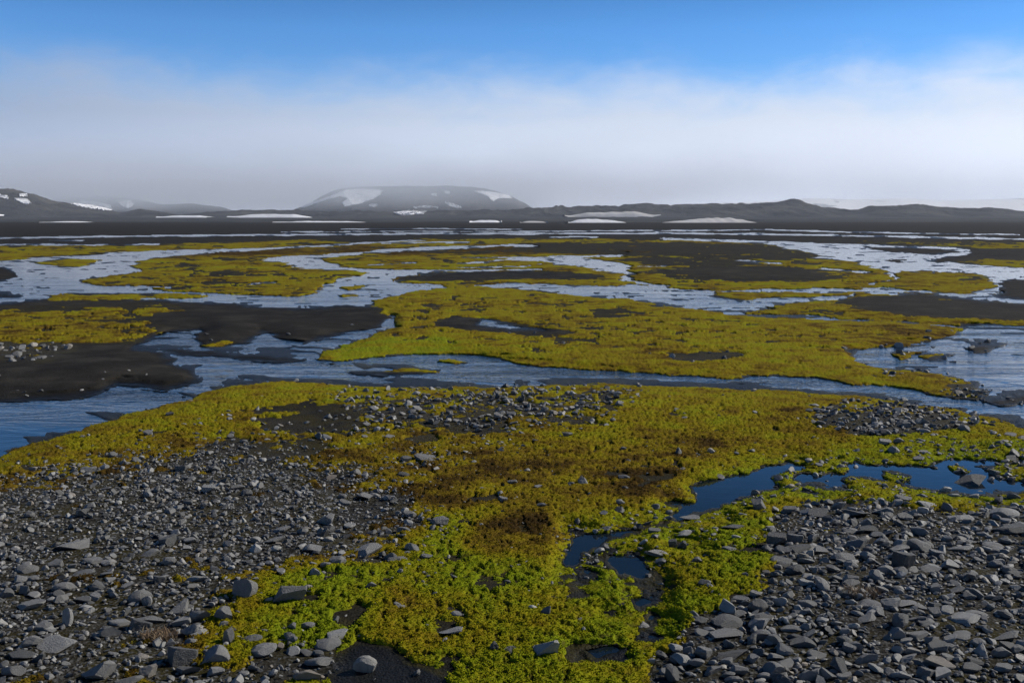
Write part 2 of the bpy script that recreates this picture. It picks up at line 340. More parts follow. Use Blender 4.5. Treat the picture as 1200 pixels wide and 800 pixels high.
def fields(x, y):
    """everything known of the plain at photo pixels x, y: water side, moss, hue, stones, height"""
    dep = np.maximum(y - HOR, .5)
    X, Y = to_world(x, y)
    wx = np.zeros_like(X); wy = np.zeros_like(X)
    for i, lam in enumerate((.16, .5, 1.6, 5, 16, 50)):
        a = .20 * lam * np.clip(Y / (lam * 14), 0, 1) ** 1.3
        if lam < Y.min() / 400: continue
        n1 = noise(X / lam, Y / lam, 50 + i); n2 = noise(X / lam + 31.7, Y / lam - 12.2, 80 + i)
        vis = np.clip(lam * 60 / Y, 0, 1)
        wx += a * n1 * vis; wy += a * n2 * vis * 1.3
    Y2 = np.maximum(Y + wy, .3)
    x2, y2 = to_px(X + wx, Y2)
    y2 = np.clip(y2, y - .06 * dep - .25, y + .06 * dep + .25)
    x2 = np.clip(x2, x - .12 * dep, x + .12 * dep)
    sd = look(SD, x2, y2) / dep; sd0 = look(blurSD, x, y) / dep
    edge = .012 * fbm(X / .22, Y / .22, 5, 3) * np.clip(12 / Y, 0, 1)
    rag = .030 * fbm(X / 2.6, Y / 5.5, 6, 4, .6) * sstep(9, 20, Y) + (.018 + .040 * sstep(11.5, 8.5, Y)) * fbm(X / .55, Y / .8, 7, 5, .65) * np.clip(30 / Y, 0, 1) + .012 * fbm(X / 14, Y / 40, 8, 3, .6) * sstep(30, 90, Y)
    rag = rag * np.clip(dep / 30, .25, 1) + np.minimum(2.6 / dep, .06) * np.clip(dep / 30, .12, 1) * fbm(x / 26, y / 2.4, 12, 5, .65) * sstep(18, 40, Y)
    sd = sd + edge + rag
    m = look(M, x2, y2); hu = look(HU, x2, y2) + .35 * fbm(x / 30, y / 8, 30, 4, .6) * sstep(12, 20, Y) + .8 * fbm(x / 55, y / 4.2, 27, 4, .6) * sstep(18, 40, Y); g = look(G, x2, y2)
    cap = .035 * np.clip(16 / Y, .3, 1)
    H = np.where(sd > 0, np.minimum(.6 * sd, cap), np.maximum(1.6 * sd, -.12 + .09 * sstep(11, 22, Y)))
    b = sstep(0, .08, sd)
    r = 0
    for cx, cy, rx, ry, hh in rises:
        q = ((x - cx) / rx) ** 2 + ((y - cy) / ry) ** 2
        r = r + hh * np.exp(-q * 1.2)
    H = H + np.minimum(r, .5 * np.maximum(np.minimum(sd0, sd + .05), 0)) * b
    return X, Y, sd, m, hu, g, H

# ------------------------------------------------------------------ materials
def mat(name):
    m = bpy.data.materials.new(name); m.use_nodes = True
    nt = m.node_tree; nt.nodes.clear()
    out = nt.nodes.new('ShaderNodeOutputMaterial')
    b = nt.nodes.new('ShaderNodeBsdfPrincipled')
    nt.links.new(b.outputs[0], out.inputs[0])
    return m, nt, b, out
def N(nt, t, **kw):
    n = nt.nodes.new(t)
    for k, v in kw.items():
        if k in n.inputs.keys() if hasattr(n.inputs, 'keys') else False: n.inputs[k].default_value = v
        else: setattr(n, k, v)
    return n
def tex(nt, scale, detail=3, rough=.55, vec=None, kind='noise', dist=0):
    if kind == 'noise':
        n = nt.nodes.new('ShaderNodeTexNoise'); n.inputs['Detail'].default_value = detail; n.inputs['Roughness'].default_value = rough
        n.inputs['Distortion'].default_value = dist
    else:
        n = nt.nodes.new('ShaderNodeTexVoronoi')
    n.inputs['Scale'].default_value = scale
    if vec is not None: nt.links.new(vec, n.inputs['Vector'])
    return n
def ramp(nt, fac, stops):
    r = nt.nodes.new('ShaderNodeValToRGB'); nt.links.new(fac, r.inputs[0])
    el = r.color_ramp.elements
    while len(el) > 1: el.remove(el[-1])
    el[0].position = stops[0][0]; el[0].color = (*stops[0][1], 1)
    for p, c in stops[1:]:
        e = el.new(p); e.color = (*c, 1)
    return r
def mixc(nt, fac, a, b, mode='MIX'):
    m = nt.nodes.new('ShaderNodeMix'); m.data_type = 'RGBA'; m.blend_type = mode
    for s, v in ((0, fac), (6, a), (7, b)):
        if hasattr(v, 'is_linked') or hasattr(v, 'node'): nt.links.new(v, m.inputs[s])
        elif s == 0: m.inputs[0].default_value = v
        else: m.inputs[s].default_value = (*v, 1)
    return m.outputs[2]
def mth(nt, op, a, b=0.0, clamp=False):
    m = nt.nodes.new('ShaderNodeMath'); m.operation = op; m.use_clamp = clamp
    for s, v in ((0, a), (1, b)):
        if hasattr(v, 'node'): nt.links.new(v, m.inputs[s])
        else: m.inputs[s].default_value = v
    return m.outputs[0]
def mrange(nt, v, a, b, c=0, d=1):
    m = nt.nodes.new('ShaderNodeMapRange'); nt.links.new(v, m.inputs[0])
    for i, q in enumerate((a, b, c, d)): m.inputs[i + 1].default_value = q
    return m.outputs[0]
def geo_pos(nt, scale=(1, 1, 1)):
    g = nt.nodes.new('ShaderNodeNewGeometry')
    v = nt.nodes.new('ShaderNodeVectorMath'); v.operation = 'MULTIPLY'
    nt.links.new(g.outputs['Position'], v.inputs[0]); v.inputs[1].default_value = scale
    return v.outputs[0]
def sep(nt, v):
    s = nt.nodes.new('ShaderNodeSeparateXYZ'); nt.links.new(v, s.inputs[0]); return s
def bump(nt, h, strength, dist, bsdf=None, prev=None):
    b = nt.nodes.new('ShaderNodeBump')
    if hasattr(strength, 'node'): nt.links.new(strength, b.inputs['Strength'])
    else: b.inputs['Strength'].default_value = strength
    b.inputs['Distance'].default_value = dist
    nt.links.new(h, b.inputs['Height'])
    if prev is not None: nt.links.new(prev, b.inputs['Normal'])
    if bsdf is not None: nt.links.new(b.outputs[0], bsdf.inputs['Normal'])
    return b.outputs[0]
def attr(nt, name):
    a = nt.nodes.new('ShaderNodeAttribute'); a.attribute_name = name; return a

# dark volcanic sand and grit
m_ground, nt, b, _ = mat('dark_sand')
p = geo_pos(nt)
n1 = tex(nt, 1.1, 7, .66, p); n2 = tex(nt, 38, 4, .65, p); n3 = tex(nt, .12, 4, .6, p)
c = ramp(nt, n1.outputs[0], [(.34, (.007, .0062, .0050)), (.5, (.014, .0125, .010)), (.68, (.042, .037, .029))]).outputs[0]
c = mixc(nt, mrange(nt, n3.outputs[0], .4, .7, 0, .5), c, (.040, .033, .024))
c = mixc(nt, mrange(nt, n2.outputs[0], .52, .75, 0, .9), c, (.040, .039, .037))
wet = attr(nt, 'wet')
c = mixc(nt, wet.outputs['Fac'], c, (.009, .010, .011))
film = attr(nt, 'film'); c = mixc(nt, mth(nt, 'MULTIPLY', film.outputs['Fac'], mrange(nt, n2.outputs[0], .35, .6, .3, 1)), c, (.036, .030, .009))
grit = attr(nt, 'grit')
v = tex(nt, 60, vec=p, kind='vor'); 
vg = mth(nt, 'MULTIPLY', mrange(nt, sep(nt, v.outputs['Color']).outputs[0], .55, .9), grit.outputs['Fac'])
c = mixc(nt, vg, c, (.075, .073, .068))
nt.links.new(c, b.inputs['Base Color'])
nt.links.new(mrange(nt, wet.outputs['Fac'], 0, 1, .9, .38), b.inputs['Roughness'])
b.inputs['Specular IOR Level'].default_value = .06
bump(nt, n2.outputs[0], .7, .02, b, bump(nt, v.outputs['Distance'], .6, .008))

# moss
m_moss, nt, b, _ = mat('moss')
p = geo_pos(nt)
hu = attr(nt, 'hue'); n1 = tex(nt, 2.2, 5, .62, p); n2 = tex(nt, 22, 4, .6, p); n3 = tex(nt, 90, 3, .6, p); n4 = tex(nt, .16, 4, .6, p)
h = mth(nt, 'ADD', hu.outputs['Fac'], mrange(nt, n1.outputs[0], .25, .75, -.8, .8))
h = mth(nt, 'ADD', h, mrange(nt, n2.outputs[0], .25, .75, -.30, .30))
h = mth(nt, 'ADD', h, mrange(nt, n4.outputs[0], .3, .7, -.38, .38))
n5 = tex(nt, .8, 5, .65, p)
h = mth(nt, 'ADD', h, mrange(nt, n5.outputs[0], .5, .75, 0, .6))
h = mth(nt, 'MULTIPLY', h, .5, True)
c = ramp(nt, h, [(0, (.200, .245, .007)), (.25, (.245, .238, .007)), (.5, (.245, .190, .007)), (.68, (.185, .125, .009)), (.85, (.085, .050, .008)), (1, (.045, .026, .007))]).outputs[0]
c = mixc(nt, mrange(nt, n3.outputs[0], .35, .7, 0, .55), c, mixc(nt, .45, c, (.02, .016, .006)))
thin = attr(nt, 'thin')
c = mixc(nt, thin.outputs['Fac'], c, (.035, .026, .012))
nt.links.new(c, b.inputs['Base Color'])
b.inputs['Roughness'].default_value = 1; b.inputs['Specular IOR Level'].default_value = .02
bump(nt, n3.outputs[0], .8, .012, b, bump(nt, n2.outputs[0], .6, .03))

# water
m_water, nt, b, _ = mat('water')
p = geo_pos(nt); s = sep(nt, p)
far = mth(nt, 'MULTIPLY', mrange(nt, s.outputs[1], 10.5, 15, .0, 1), mrange(nt, s.outputs[1], 15, 45, 1, .3))
flow = geo_pos(nt, (.55, 1.6, 1)); 
w1 = tex(nt, 2.2, 4, .6, flow, dist=1.2); w2 = tex(nt, 6, 3, .55, flow, dist=1.0); w3 = tex(nt, .6, 5, .62, geo_pos(nt, (.45, 1.4, 1)), dist=1.8)
b.inputs['Base Color'].default_value = (.006, .011, .017, 1)
nt.links.new(mrange(nt, s.outputs[1], 10, 90, .03, .10), b.inputs['Roughness']); b.inputs['IOR'].default_value = 1.30
nb = bump(nt, w1.outputs[0], mth(nt, 'ADD', mth(nt, 'MULTIPLY', far, .22), .02), .06)
nb = bump(nt, w2.outputs[0], mth(nt, 'ADD', mth(nt, 'MULTIPLY', far, .12), .03), .02, None, nb)
bump(nt, w3.outputs[0], mth(nt, 'MULTIPLY', far, .22), .24, b, nb)

# stone
def stone_mat(name, src):
    m, nt, b, _ = mat(name)
    tc = nt.nodes.new('ShaderNodeTexCoord')
    if src == 'obj':
        oi = nt.nodes.new('ShaderNodeObjectInfo'); r = oi.outputs['Color']; vec = tc.outputs['Object']; sc_ = 1.0
        # object space runs -1..1 on each stone, shift per stone
        va = nt.nodes.new('ShaderNodeVectorMath'); va.operation = 'ADD'
        cb = nt.nodes.new('ShaderNodeCombineXYZ'); nt.links.new(mth(nt, 'MULTIPLY', r, 37.0), cb.inputs[0])
        nt.links.new(vec, va.inputs[0]); nt.links.new(cb.outputs[0], va.inputs[1]); vec = va.outputs[0]
        f1, f2 = 1.6, 9
    else:
        g = nt.nodes.new('ShaderNodeNewGeometry'); r = g.outputs['Random Per Island']; vec = g.outputs['Position']
        f1, f2 = 18, 110
    c = ramp(nt, r, [(0, (.040, .039, .035)), (.35, (.120, .116, .106)), (.7, (.215, .207, .192)), (.88, (.34, .33, .305)), (.955, (.21, .17, .125)), (1, (.36, .35, .31))]).outputs[0]
    n1 = tex(nt, f1, 4, .6, vec); n2 = tex(nt, f2, 4, .65, vec)
    c = mixc(nt, mrange(nt, n1.outputs[0], .3, .7, 0, .75), c, mixc(nt, .5, c, (.050, .049, .047)))
    c = mixc(nt, mrange(nt, n2.outputs[0], .5, .75, 0, .6), c, (.24, .245, .24))
    nt.links.new(c, b.inputs['Base Color'])
    nt.links.new(mrange(nt, n2.outputs[0], .3, .7, .5, .8), b.inputs['Roughness'])
    b.inputs['Specular IOR Level'].default_value = .45
    bump(nt, n2.outputs[0], .5, .12 if src == 'obj' else .006, b)
    return m
m_stone = stone_mat('basalt', 'obj'); m_pebble = stone_mat('basalt_small', 'isl')

# ------------------------------------------------------------------ mesh helpers
def new_mesh(name, verts, faces, material, attrs=None, smooth=True):
    me = bpy.data.meshes.new(name)
    verts = np.asarray(verts, np.float32); faces = np.asarray(faces, np.int32)
    k = faces.shape[1]
    me.vertices.add(len(verts)); me.vertices.foreach_set('co', verts.ravel())
    me.loops.add(faces.size); me.loops.foreach_set('vertex_index', faces.ravel())
    me.polygons.add(len(faces)); me.polygons.foreach_set('loop_start', np.arange(0, faces.size, k, dtype=np.int32))
    me.polygons.foreach_set('loop_total', np.full(len(faces), k, np.int32))
    me.polygons.foreach_set('use_smooth', np.full(len(faces), smooth, bool))
    me.update(calc_edges=True)
    for n, a in (attrs or {}).items():
        at = me.attributes.new(n, 'FLOAT', 'POINT'); at.data.foreach_set('value', np.asarray(a, np.float32))
    me.materials.append(material)
    return me
def link(name, me, label=None, cat=None, kind=None, group=None, parent=None):
    o = bpy.data.objects.new(name, me); C.objects.link(o)
    if label: o['label'] = label
    if cat: o['category'] = cat
    if kind: o['kind'] = kind
    if group: o['group'] = group
    if parent: o.parent = parent
    return o
def grid_faces(nr, nc, keep=None):
    i = np.arange(nr * nc).reshape(nr, nc)
    a = i[:-1, :-1]; b_ = i[:-1, 1:]; c_ = i[1:, 1:]; d = i[1:, :-1]
    f = np.stack([a, d, c_, b_], -1).reshape(-1, 4)
    if keep is not None:
        k = keep.reshape(nr, nc)
        kk = (k[:-1, :-1] | k[:-1, 1:] | k[1:, 1:] | k[1:, :-1]).ravel()
        f = f[kk]
        used = np.zeros(nr * nc, bool); used[f.ravel()] = True
        idx = np.cumsum(used) - 1
        return idx[f], used
    return f, None

def cols(step):
    mid = np.arange(-330, 1530 + .1, step)
    out = []; x = 1530; s = step
    while x < 5200: s *= 1.12; x += s; out.append(x)
    return np.concatenate([[-330 - (q - 1530) for q in out[::-1]], mid, out])
def rows(step):
    near = np.concatenate([np.arange(HOR + 9, HOR + 62, .5), np.arange(HOR + 62, 900, step)])
    far = [HOR + 9]
    while far[-1] > HOR + 1.6: far.append(HOR + (far[-1] - HOR) * .962)
    nn = []; y = 900; s = step
    while y < 4000: s *= 1.1; y += s; nn.append(y)
    return np.concatenate([far[1:][::-1], near, nn])

def build_ground():
    xs, ys = cols(2.0), rows(1.3)
    gx, gy = np.meshgrid(xs, ys)
    x, y = gx.ravel(), gy.ravel()
    X, Y, sd, m, hu, g, H = fields(x, y)
    vis = np.clip(14 / Y, 0, 1)
    rough = .012 * fbm(X / .35, Y / .35, 3, 3) * vis * sstep(-.01, .04, sd)
    # low streaks of sand that just break the surface of shallow water
    bars = .15 * (fbm(X / 2.6, Y / .6 + X * .25, 9, 4, .6) - .06) * np.clip((40 - Y) / 10, 0, 1) * sstep(9.0, 11, Y) * np.clip((560 - x) / 200, .62, 1)
    bars = bars + .10 * (fbm(x / 30, y / 2.2, 14, 5, .7) - .10) * sstep(20, 34, Y) * np.where((x > 560) & (y < 372), 1.25, .9)
    Hs = np.where(sd < 0, np.minimum(np.maximum(H, H + bars + .02), .012), H)
    px, py = to_world(x, y, H)
    z = Hs + rough
    wet = 1 - sstep(.0, .045, sd + .4 * rough)
    # damp hollows in the foreground
    wet = np.maximum(wet, .8 * sstep(.3, .0, ((x - 450) / 90) ** 2 + ((y - 800) / 60) ** 2 - .6))
    f, _ = grid_faces(len(ys), len(xs))
    me = new_mesh('ground', np.stack([px, py, z], -1), f, m_ground, {'wet': wet, 'film': np.clip(1.5 * sstep(-.3, .5, fbm(X / .5, Y / .5, 46, 4, .6)) * sstep(.02, .2, m), 0, 1), 'grit': np.clip(g * 1.3, 0, 1)})
    link('ground', me, kind='structure', label='flat plain of black volcanic sand and grit')

def build_moss():
    xs, ys = cols(1.25), rows(1.0)
    gx, gy = np.meshgrid(xs, ys)
    x, y = gx.ravel(), gy.ravel()
    X, Y, sd, m, hu, g, H = fields(x, y)
    # patchiness of the cover
    n = .55 * fbm(X / .9, Y / .9, 21, 4, .6) * np.clip(Y / 5, .5, 1) + .35 * fbm(X / .18, Y / .18, 22, 3) * np.clip(16 / Y, 0, 1) + .4 * fbm(X / 7, Y / 7, 23, 3) * sstep(14, 50, Y)
    streak = fbm(X / 3.2, Y / 2.2, 24, 4, .6) * sstep(10, 24, Y)
    n = n + .30 * fbm(X / .4, Y / .4, 25, 4, .65) * np.clip(20 / Y, 0, 1) + .6 * streak + 1.15 * fbm(x / 40, y / 3.0, 26, 5, .65) * sstep(16, 40, Y)
    cov = m * 1.35 - .62 + n * 1.3
    mott = fbm(x / 34, y / 4.5, 28, 5, .65) * sstep(12, 22, Y) + fbm(X / .6, Y / .7, 29, 5, .65) * (1 - sstep(12, 22, Y))
    cov = cov - 1.5 * sstep(.10, .34, mott) * (.40 + .60 * sstep(12, 22, Y)) * sstep(.03, .12, sd)
    t = sstep(-.18, .42, cov)                         # 0 bare .. 1 full cushion
    shore = sstep(-.012, -.001, sd)
    v1 = np.clip(22 / Y, 0, 1); v2 = np.clip(11 / Y, 0, 1)
    cl = np.abs(fbm(X / .30, Y / .30, 31, 3)) ; bil = 1 - cl * 1.6
    fine = fbm(X / .075, Y / .075, 33, 3, .6); vf = noise(X / .024, Y / .024, 35)
    th = .010 + .007 * bil * v1 + .010 * fine * v2 + .006 * vf * v2
    wetg = np.clip(1 - hu, 0, 1)
    holes = sstep(.10, .36, fbm(X / .065, Y / .085, 41, 3, .6) + .07 * wetg) * v2
    th = th - .022 * holes
    broad = .04 * fbm(X / 2.4, Y / 2.4, 44, 3) * sstep(14, 24, Y) * sstep(.02, .2, sd) + .022 * (fbm(X / .7, Y / .7, 45, 3)) * sstep(14, 9, Y) * sstep(.02, .1, sd)
    z = H + (th * (.3 + .7 * sstep(0, .07, sd)) + .010 + broad) * t * shore - .022 * (1 - t) - .06 * (1 - shore)
    px, py = to_world(x, y, H)
    keep = (m > .02) & (cov > -.4) & (sd > -.03)
    f, used = grid_faces(len(ys), len(xs), keep)
    okk = (t > .5) & (shore > .5) & (x > -100) & (x < 1300) & (y > 455)
    global MOSS_TOP; MOSS_TOP = (px[okk], py[okk], z[okk], hu[okk], y[okk], (holes[okk]))
    thin = np.clip(1 - sstep(-.03, .030, (th) * t) , 0, 1) * .8
    thin = np.maximum(thin, .75 * holes)
    me = new_mesh('moss', np.stack([px, py, z], -1)[used], f, m_moss, {'hue': hu[used] + .15 * holes[used], 'thin': thin[used]})
    me.name = 'moss'
    global MOSS_ME; MOSS_ME = me
    link('moss', me, kind='stuff', label='yellow green moss carpeting the gravel between the streams', cat='moss')

def build_water():
    bx = [-9000, 9000]
    me = new_mesh('water', [(-2500, -40, 0), (2500, -40, 0), (2500, 700, 0), (-2500, 700, 0)], [(0, 1, 2, 3)], m_water)
    link('water', me, kind='structure', label='shallow braided meltwater streams and pools')

def build_sprigs():
    px, py, z, hu, y, ho = MOSS_TOP
    r = np.random.default_rng(5)
    cell = np.hypot(py, CAMH) / FPX
    keep = (r.random(len(px)) < np.clip(.42 - .28 * ho, 0, 1) * np.clip((y - 455) / 60, .25, 1)) 
    px, py, z, hu, cell, y = [q[keep] for q in (px, py, z, hu, cell, y)]
    n = len(px); print('sprigs', n)
    px = px + r.normal(0, .6, n) * cell; py = py + r.normal(0, 1.2, n) * cell
    V = []; HUE = []
    for k in range(3):
        a = r.uniform(0, 2 * math.pi, n); L = r.uniform(.007, .017, n) * np.clip(cell / .0085, 1, 1.6); up = r.uniform(.15, 1.2, n)
        dx = np.cos(a) * np.cos(up) * L; dy = np.sin(a) * np.cos(up) * L; dz = np.sin(up) * L
        wx = -np.sin(a) * L * .30; wy = np.cos(a) * L * .30
        b0 = np.stack([px, py, z - .002], -1); md = b0 + np.stack([dx * .55, dy * .55, dz * .6], -1); tp = b0 + np.stack([dx, dy, dz * .8], -1)
        w_ = np.stack([wx, wy, np.zeros(n)], -1)
        V.append(np.stack([b0, md - w_, tp, md + w_], 1)); HUE.append(np.repeat(hu - .1 + r.normal(0, .14, n), 4))
    V = np.concatenate(V).reshape(-1, 3); F = np.arange(len(V)).reshape(-1, 4)
    return V, F, np.concatenate(HUE)
build_ground(); build_moss(); build_water()
V, F, HH = build_sprigs()
link('moss_sprigs', new_mesh('moss_sprigs', V, F, m_moss, {'hue': HH, 'thin': np.zeros(len(HH))}, smooth=False), 'tiny leafy shoots of the moss carpet', 'moss', 'stuff')

# ------------------------------------------------------------------ far hills
RID = {
 'near': (2500, 700, [(-700, 244), (-300, 240), (-60, 226), (0, 225), (18, 225), (36, 229), (60, 237), (90, 241), (120, 246), (140, 250), (165, 247), (182, 248), (210, 252), (250, 250), (290, 247.5), (345, 247.5), (400, 249), (470, 249), (540, 248), (600, 247), (640, 245), (700, 243.5), (740, 241), (800, 242), (860, 240.5), (882, 241), (905, 239), (925, 237), (936, 238), (960, 243), (985, 247), (1005, 247), (1030, 243), (1075, 242), (1100, 244), (1130, 246), (1160, 246), (1200, 249), (1400, 247), (1900, 244)]),
 'mid': (4200, 800, [(-700, 262), (320, 262), (345, 247), (362, 240), (375, 232), (390, 225), (405, 221.5), (450, 220), (530, 219), (568, 222), (590, 227), (605, 234), (622, 243), (650, 262), (1900, 262)]),
 'left': (5200, 900, [(-700, 235), (-100, 230), (40, 238), (80, 232), (110, 230), (150, 232), (190, 240), (225, 239), (260, 243), (320, 262), (1900, 262)]),
 'ice': (4600, 900, [(-700, 262), (560, 262), (640, 248), (760, 241), (850, 238), (900, 236), (950, 232.5), (1000, 234), (1060, 233), (1100, 235.5), (1200, 233), (1500, 230), (1900, 232)]),
}
RMAX = 11000
def hill_z(tx, Y, ice=False):
    """height of the hills; tx = X/Y"""
    x = 600 + tx * FPX / CP
    X = tx * Y
    z = np.full_like(Y, -2.0)
    # gently rising outwash apron
    ap = np.clip((Y - 620) / 1500, 0, 1)
    if not ice: z = np.maximum(z, -1.0 + ap * (3.0 + (Y * (HOR - 253.5) / FPX)))
    for k, (D, Wd, prof) in RID.items():
        if (k == 'ice') != ice: continue
        px_ = np.array([q[0] for q in prof]); py_ = np.array([q[1] for q in prof])
        top = D * (HOR - np.interp(x, px_, py_)) / FPX + CAMH
        s = np.where(Y < D, (D - Y) / Wd, (Y - D) / (Wd * 2.0))
        sh = np.clip(1 - s, 0, 1)
        sh = sh ** .75 if k == 'mid' else sh
        zz = top * (sh * sh * (3 - 2 * sh)) + (sh > 0) * 0
        amp = {'near': 9, 'mid': 13, 'left': 14, 'ice': 3}[k]
        gull = (1 - np.abs(fbm(X / 210, Y / 420, 61, 4)) * 2.2)
        zz = zz + {'near': 13, 'mid': 6, 'left': 5, 'ice': 0}[k] * (fbm(X / 80, Y / 300, 64, 4, .6) + .05) * sh * np.clip(top / 30, 0, 1)
        zz = zz + {'near': 8, 'mid': 4, 'left': 3, 'ice': 0}[k] * fbm(X / 30, Y / 160, 67, 3, .6) * sh * np.clip(top / 30, 0, 1)
        zz = zz + amp * gull * sh * (1 - sh) * 2.2 * np.clip(top / 30, 0, 1) + .9 * fbm(X / 45, Y / 80, 62, 4) * sh
        z = np.maximum(z, np.where(sh > 0, zz, -5))
    return z
m_hill, nt, b, _ = mat('hill_rock')
p = geo_pos(nt); n1 = tex(nt, .006, 6, .62, p); n2 = tex(nt, .05, 5, .6, p)
c = ramp(nt, n1.outputs[0], [(.36, (.014, .015, .017)), (.5, (.036, .036, .037)), (.64, (.070, .066, .060))]).outputs[0]
c = mixc(nt, mrange(nt, n2.outputs[0], .5, .8, 0, .5), c, (.075, .075, .072))
nt.links.new(c, b.inputs['Base Color']); b.inputs['Roughness'].default_value = .95
b.inputs['Specular IOR Level'].default_value = .1
bump(nt, n2.outputs[0], 1, 9, b)
m_snow, nt, b, _ = mat('old_snow')
p = geo_pos(nt); n1 = tex(nt, .02, 6, .6, p); n2 = tex(nt, .15, 4, .6, p)
c = ramp(nt, n1.outputs[0], [(.3, (.66, .66, .67)), (.6, (.82, .82, .83))]).outputs[0]
c = mixc(nt, mrange(nt, n2.outputs[0], .45, .8, 0, .35), c, (.38, .37, .36))
nt.links.new(c, b.inputs['Base Color']); b.inputs['Roughness'].default_value = .8
m_dirty, nt, b, _ = mat('dirty_snow')
p = geo_pos(nt); n1 = tex(nt, .03, 6, .6, p)
c = ramp(nt, n1.outputs[0], [(.3, (.40, .385, .37)), (.65, (.56, .545, .53))]).outputs[0]
nt.links.new(c, b.inputs['Base Color']); b.inputs['Roughness'].default_value = .9

GT = np.arange(-1400, 1400, 2.0) / FPX * CP
GY = np.concatenate([np.arange(560, 1700, 60), np.arange(1700, 2700, 18), np.arange(2700, 4500, 24), np.arange(4500, 7000, 80)]).astype(float)
_a, _b = np.meshgrid(GT, GY); GZ = hill_z(_a.ravel(), _b.ravel()).reshape(_a.shape)
def hill_surf(tx, Y):
    i = np.clip((tx - GT[0]) / (GT[1] - GT[0]), 0, len(GT) - 1.001); i0 = i.astype(int); fi = i - i0
    j0 = np.clip(np.searchsorted(GY, Y, 'right') - 1, 0, len(GY) - 2); fj = (Y - GY[j0]) / (GY[j0 + 1] - GY[j0])
    return (GZ[j0, i0] * (1 - fi) + GZ[j0, i0 + 1] * fi) * (1 - fj) + (GZ[j0 + 1, i0] * (1 - fi) + GZ[j0 + 1, i0 + 1] * fi) * fj
def build_hills():
    tx, Y = GT, GY
    T, YY = np.meshgrid(tx, Y)
    V = np.stack([(T * YY).ravel(), YY.ravel(), GZ.ravel()], -1)
    f, _ = grid_faces(len(Y), len(tx))
    me = new_mesh('hills', V, f, m_hill)
    link('hills', me, kind='structure', label='dark volcanic hills rising into the fog')
    tx = np.arange(-60, 1400, 6.0) / FPX * CP; Y = np.arange(3600, 6800, 60)
    T, YY = np.meshgrid(tx, Y)
    Z = hill_z(T.ravel(), YY.ravel(), True) + 2.0 * fbm(T.ravel() * 60, YY.ravel() / 300, 66, 4)
    f, _ = grid_faces(len(Y), len(tx))
    link('glacier', new_mesh('glacier', np.stack([(T * YY).ravel(), YY.ravel(), Z], -1), f, m_ice), kind='structure', label='white ice cap behind the dark ridge')
m_ice, nt, b, _ = mat('ice_cap')
p = geo_pos(nt, (1, .3, 6)); n1 = tex(nt, .006, 6, .6, p)
c = ramp(nt, n1.outputs[0], [(.36, (.22, .24, .27)), (.43, (.86, .86, .87)), (.7, (.90, .90, .91))]).outputs[0]
nt.links.new(c, b.inputs['Base Color']); b.inputs['Roughness'].default_value = .8
build_hills()

HY = np.arange(700, 6600, 12.0)
def hill_hit(x, y):
    """first point of the hills along the sight line of a photo pixel (numpy arrays)"""
    u = (x - 600) / FPX; v = (y - 400) / FPX
    dy = CP - SP * v; dz = -SP - CP * v
    tx = u / dy; tz = dz / dy
    hit = np.full(x.shape, np.nan)
    for q in HY:
        zz = CAMH + tz * q
        hh = hill_surf(tx, np.full(tx.shape, q))
        n = np.isnan(hit) & (hh >= zz)
        hit[n] = q
    return tx, hit
def snow_patch(poly, label, material=None):
    p = np.array(poly, float)
    stx = max(.35, (p[:, 0].max() - p[:, 0].min()) / 90); sty = max(.12, (p[:, 1].max() - p[:, 1].min()) / 36)
    xs = np.arange(p[:, 0].min() - 2, p[:, 0].max() + 2, stx); ys = np.arange(p[:, 1].min() - 1, p[:, 1].max() + 1, sty)
    gx, gy = np.meshgrid(xs, ys); x, y = gx.ravel(), gy.ravel()
    wx = x + 1.8 * fbm(x / 7, y / 2.5, 71, 3); wy = y + .6 * fbm(x / 6, y / 2, 72, 3)
    ins = np.zeros(x.shape, bool); n = len(p)
    for k in range(n):
        ax, ay = p[k]; bx, by = p[(k + 1) % n]
        if ay == by: continue
        cc = (ay > wy) != (by > wy)
        ins ^= cc & (wx < (bx - ax) * (wy - ay) / (by - ay) + ax)
    tx, hit = hill_hit(x, y)
    ok = ~np.isnan(hit)
    hit = np.where(ok, hit, 0)
    g = hit.reshape(gx.shape); kk = (ins & ok).reshape(gx.shape)
    cell = kk[:-1, :-1] & kk[:-1, 1:] & kk[1:, 1:] & kk[1:, :-1]
    mx = np.maximum.reduce([g[:-1, :-1], g[:-1, 1:], g[1:, 1:], g[1:, :-1]]); mn = np.minimum.reduce([g[:-1, :-1], g[:-1, 1:], g[1:, 1:], g[1:, :-1]])
    cell &= (mx - mn) < 260
    i = np.arange(x.size).reshape(gx.shape)
    f = np.stack([i[:-1, :-1], i[1:, :-1], i[1:, 1:], i[:-1, 1:]], -1)[cell]
    if not len(f): print('empty snow', label); return
    used = np.zeros(x.size, bool); used[f.ravel()] = True; idx = np.cumsum(used) - 1
    Z = hill_surf(tx, np.maximum(hit, 560.))
    V = np.stack([tx * hit, hit - 1.0, Z + 2.0], -1)[used]
    me = new_mesh('snow_patch', V, idx[f], material or m_snow)
    o = link('snow_patch', me, label, 'snow patch', group='snow patches on the far hills')
    md = o.modifiers.new('thick', 'SOLIDIFY'); md.thickness = 2.5; md.offset = -1
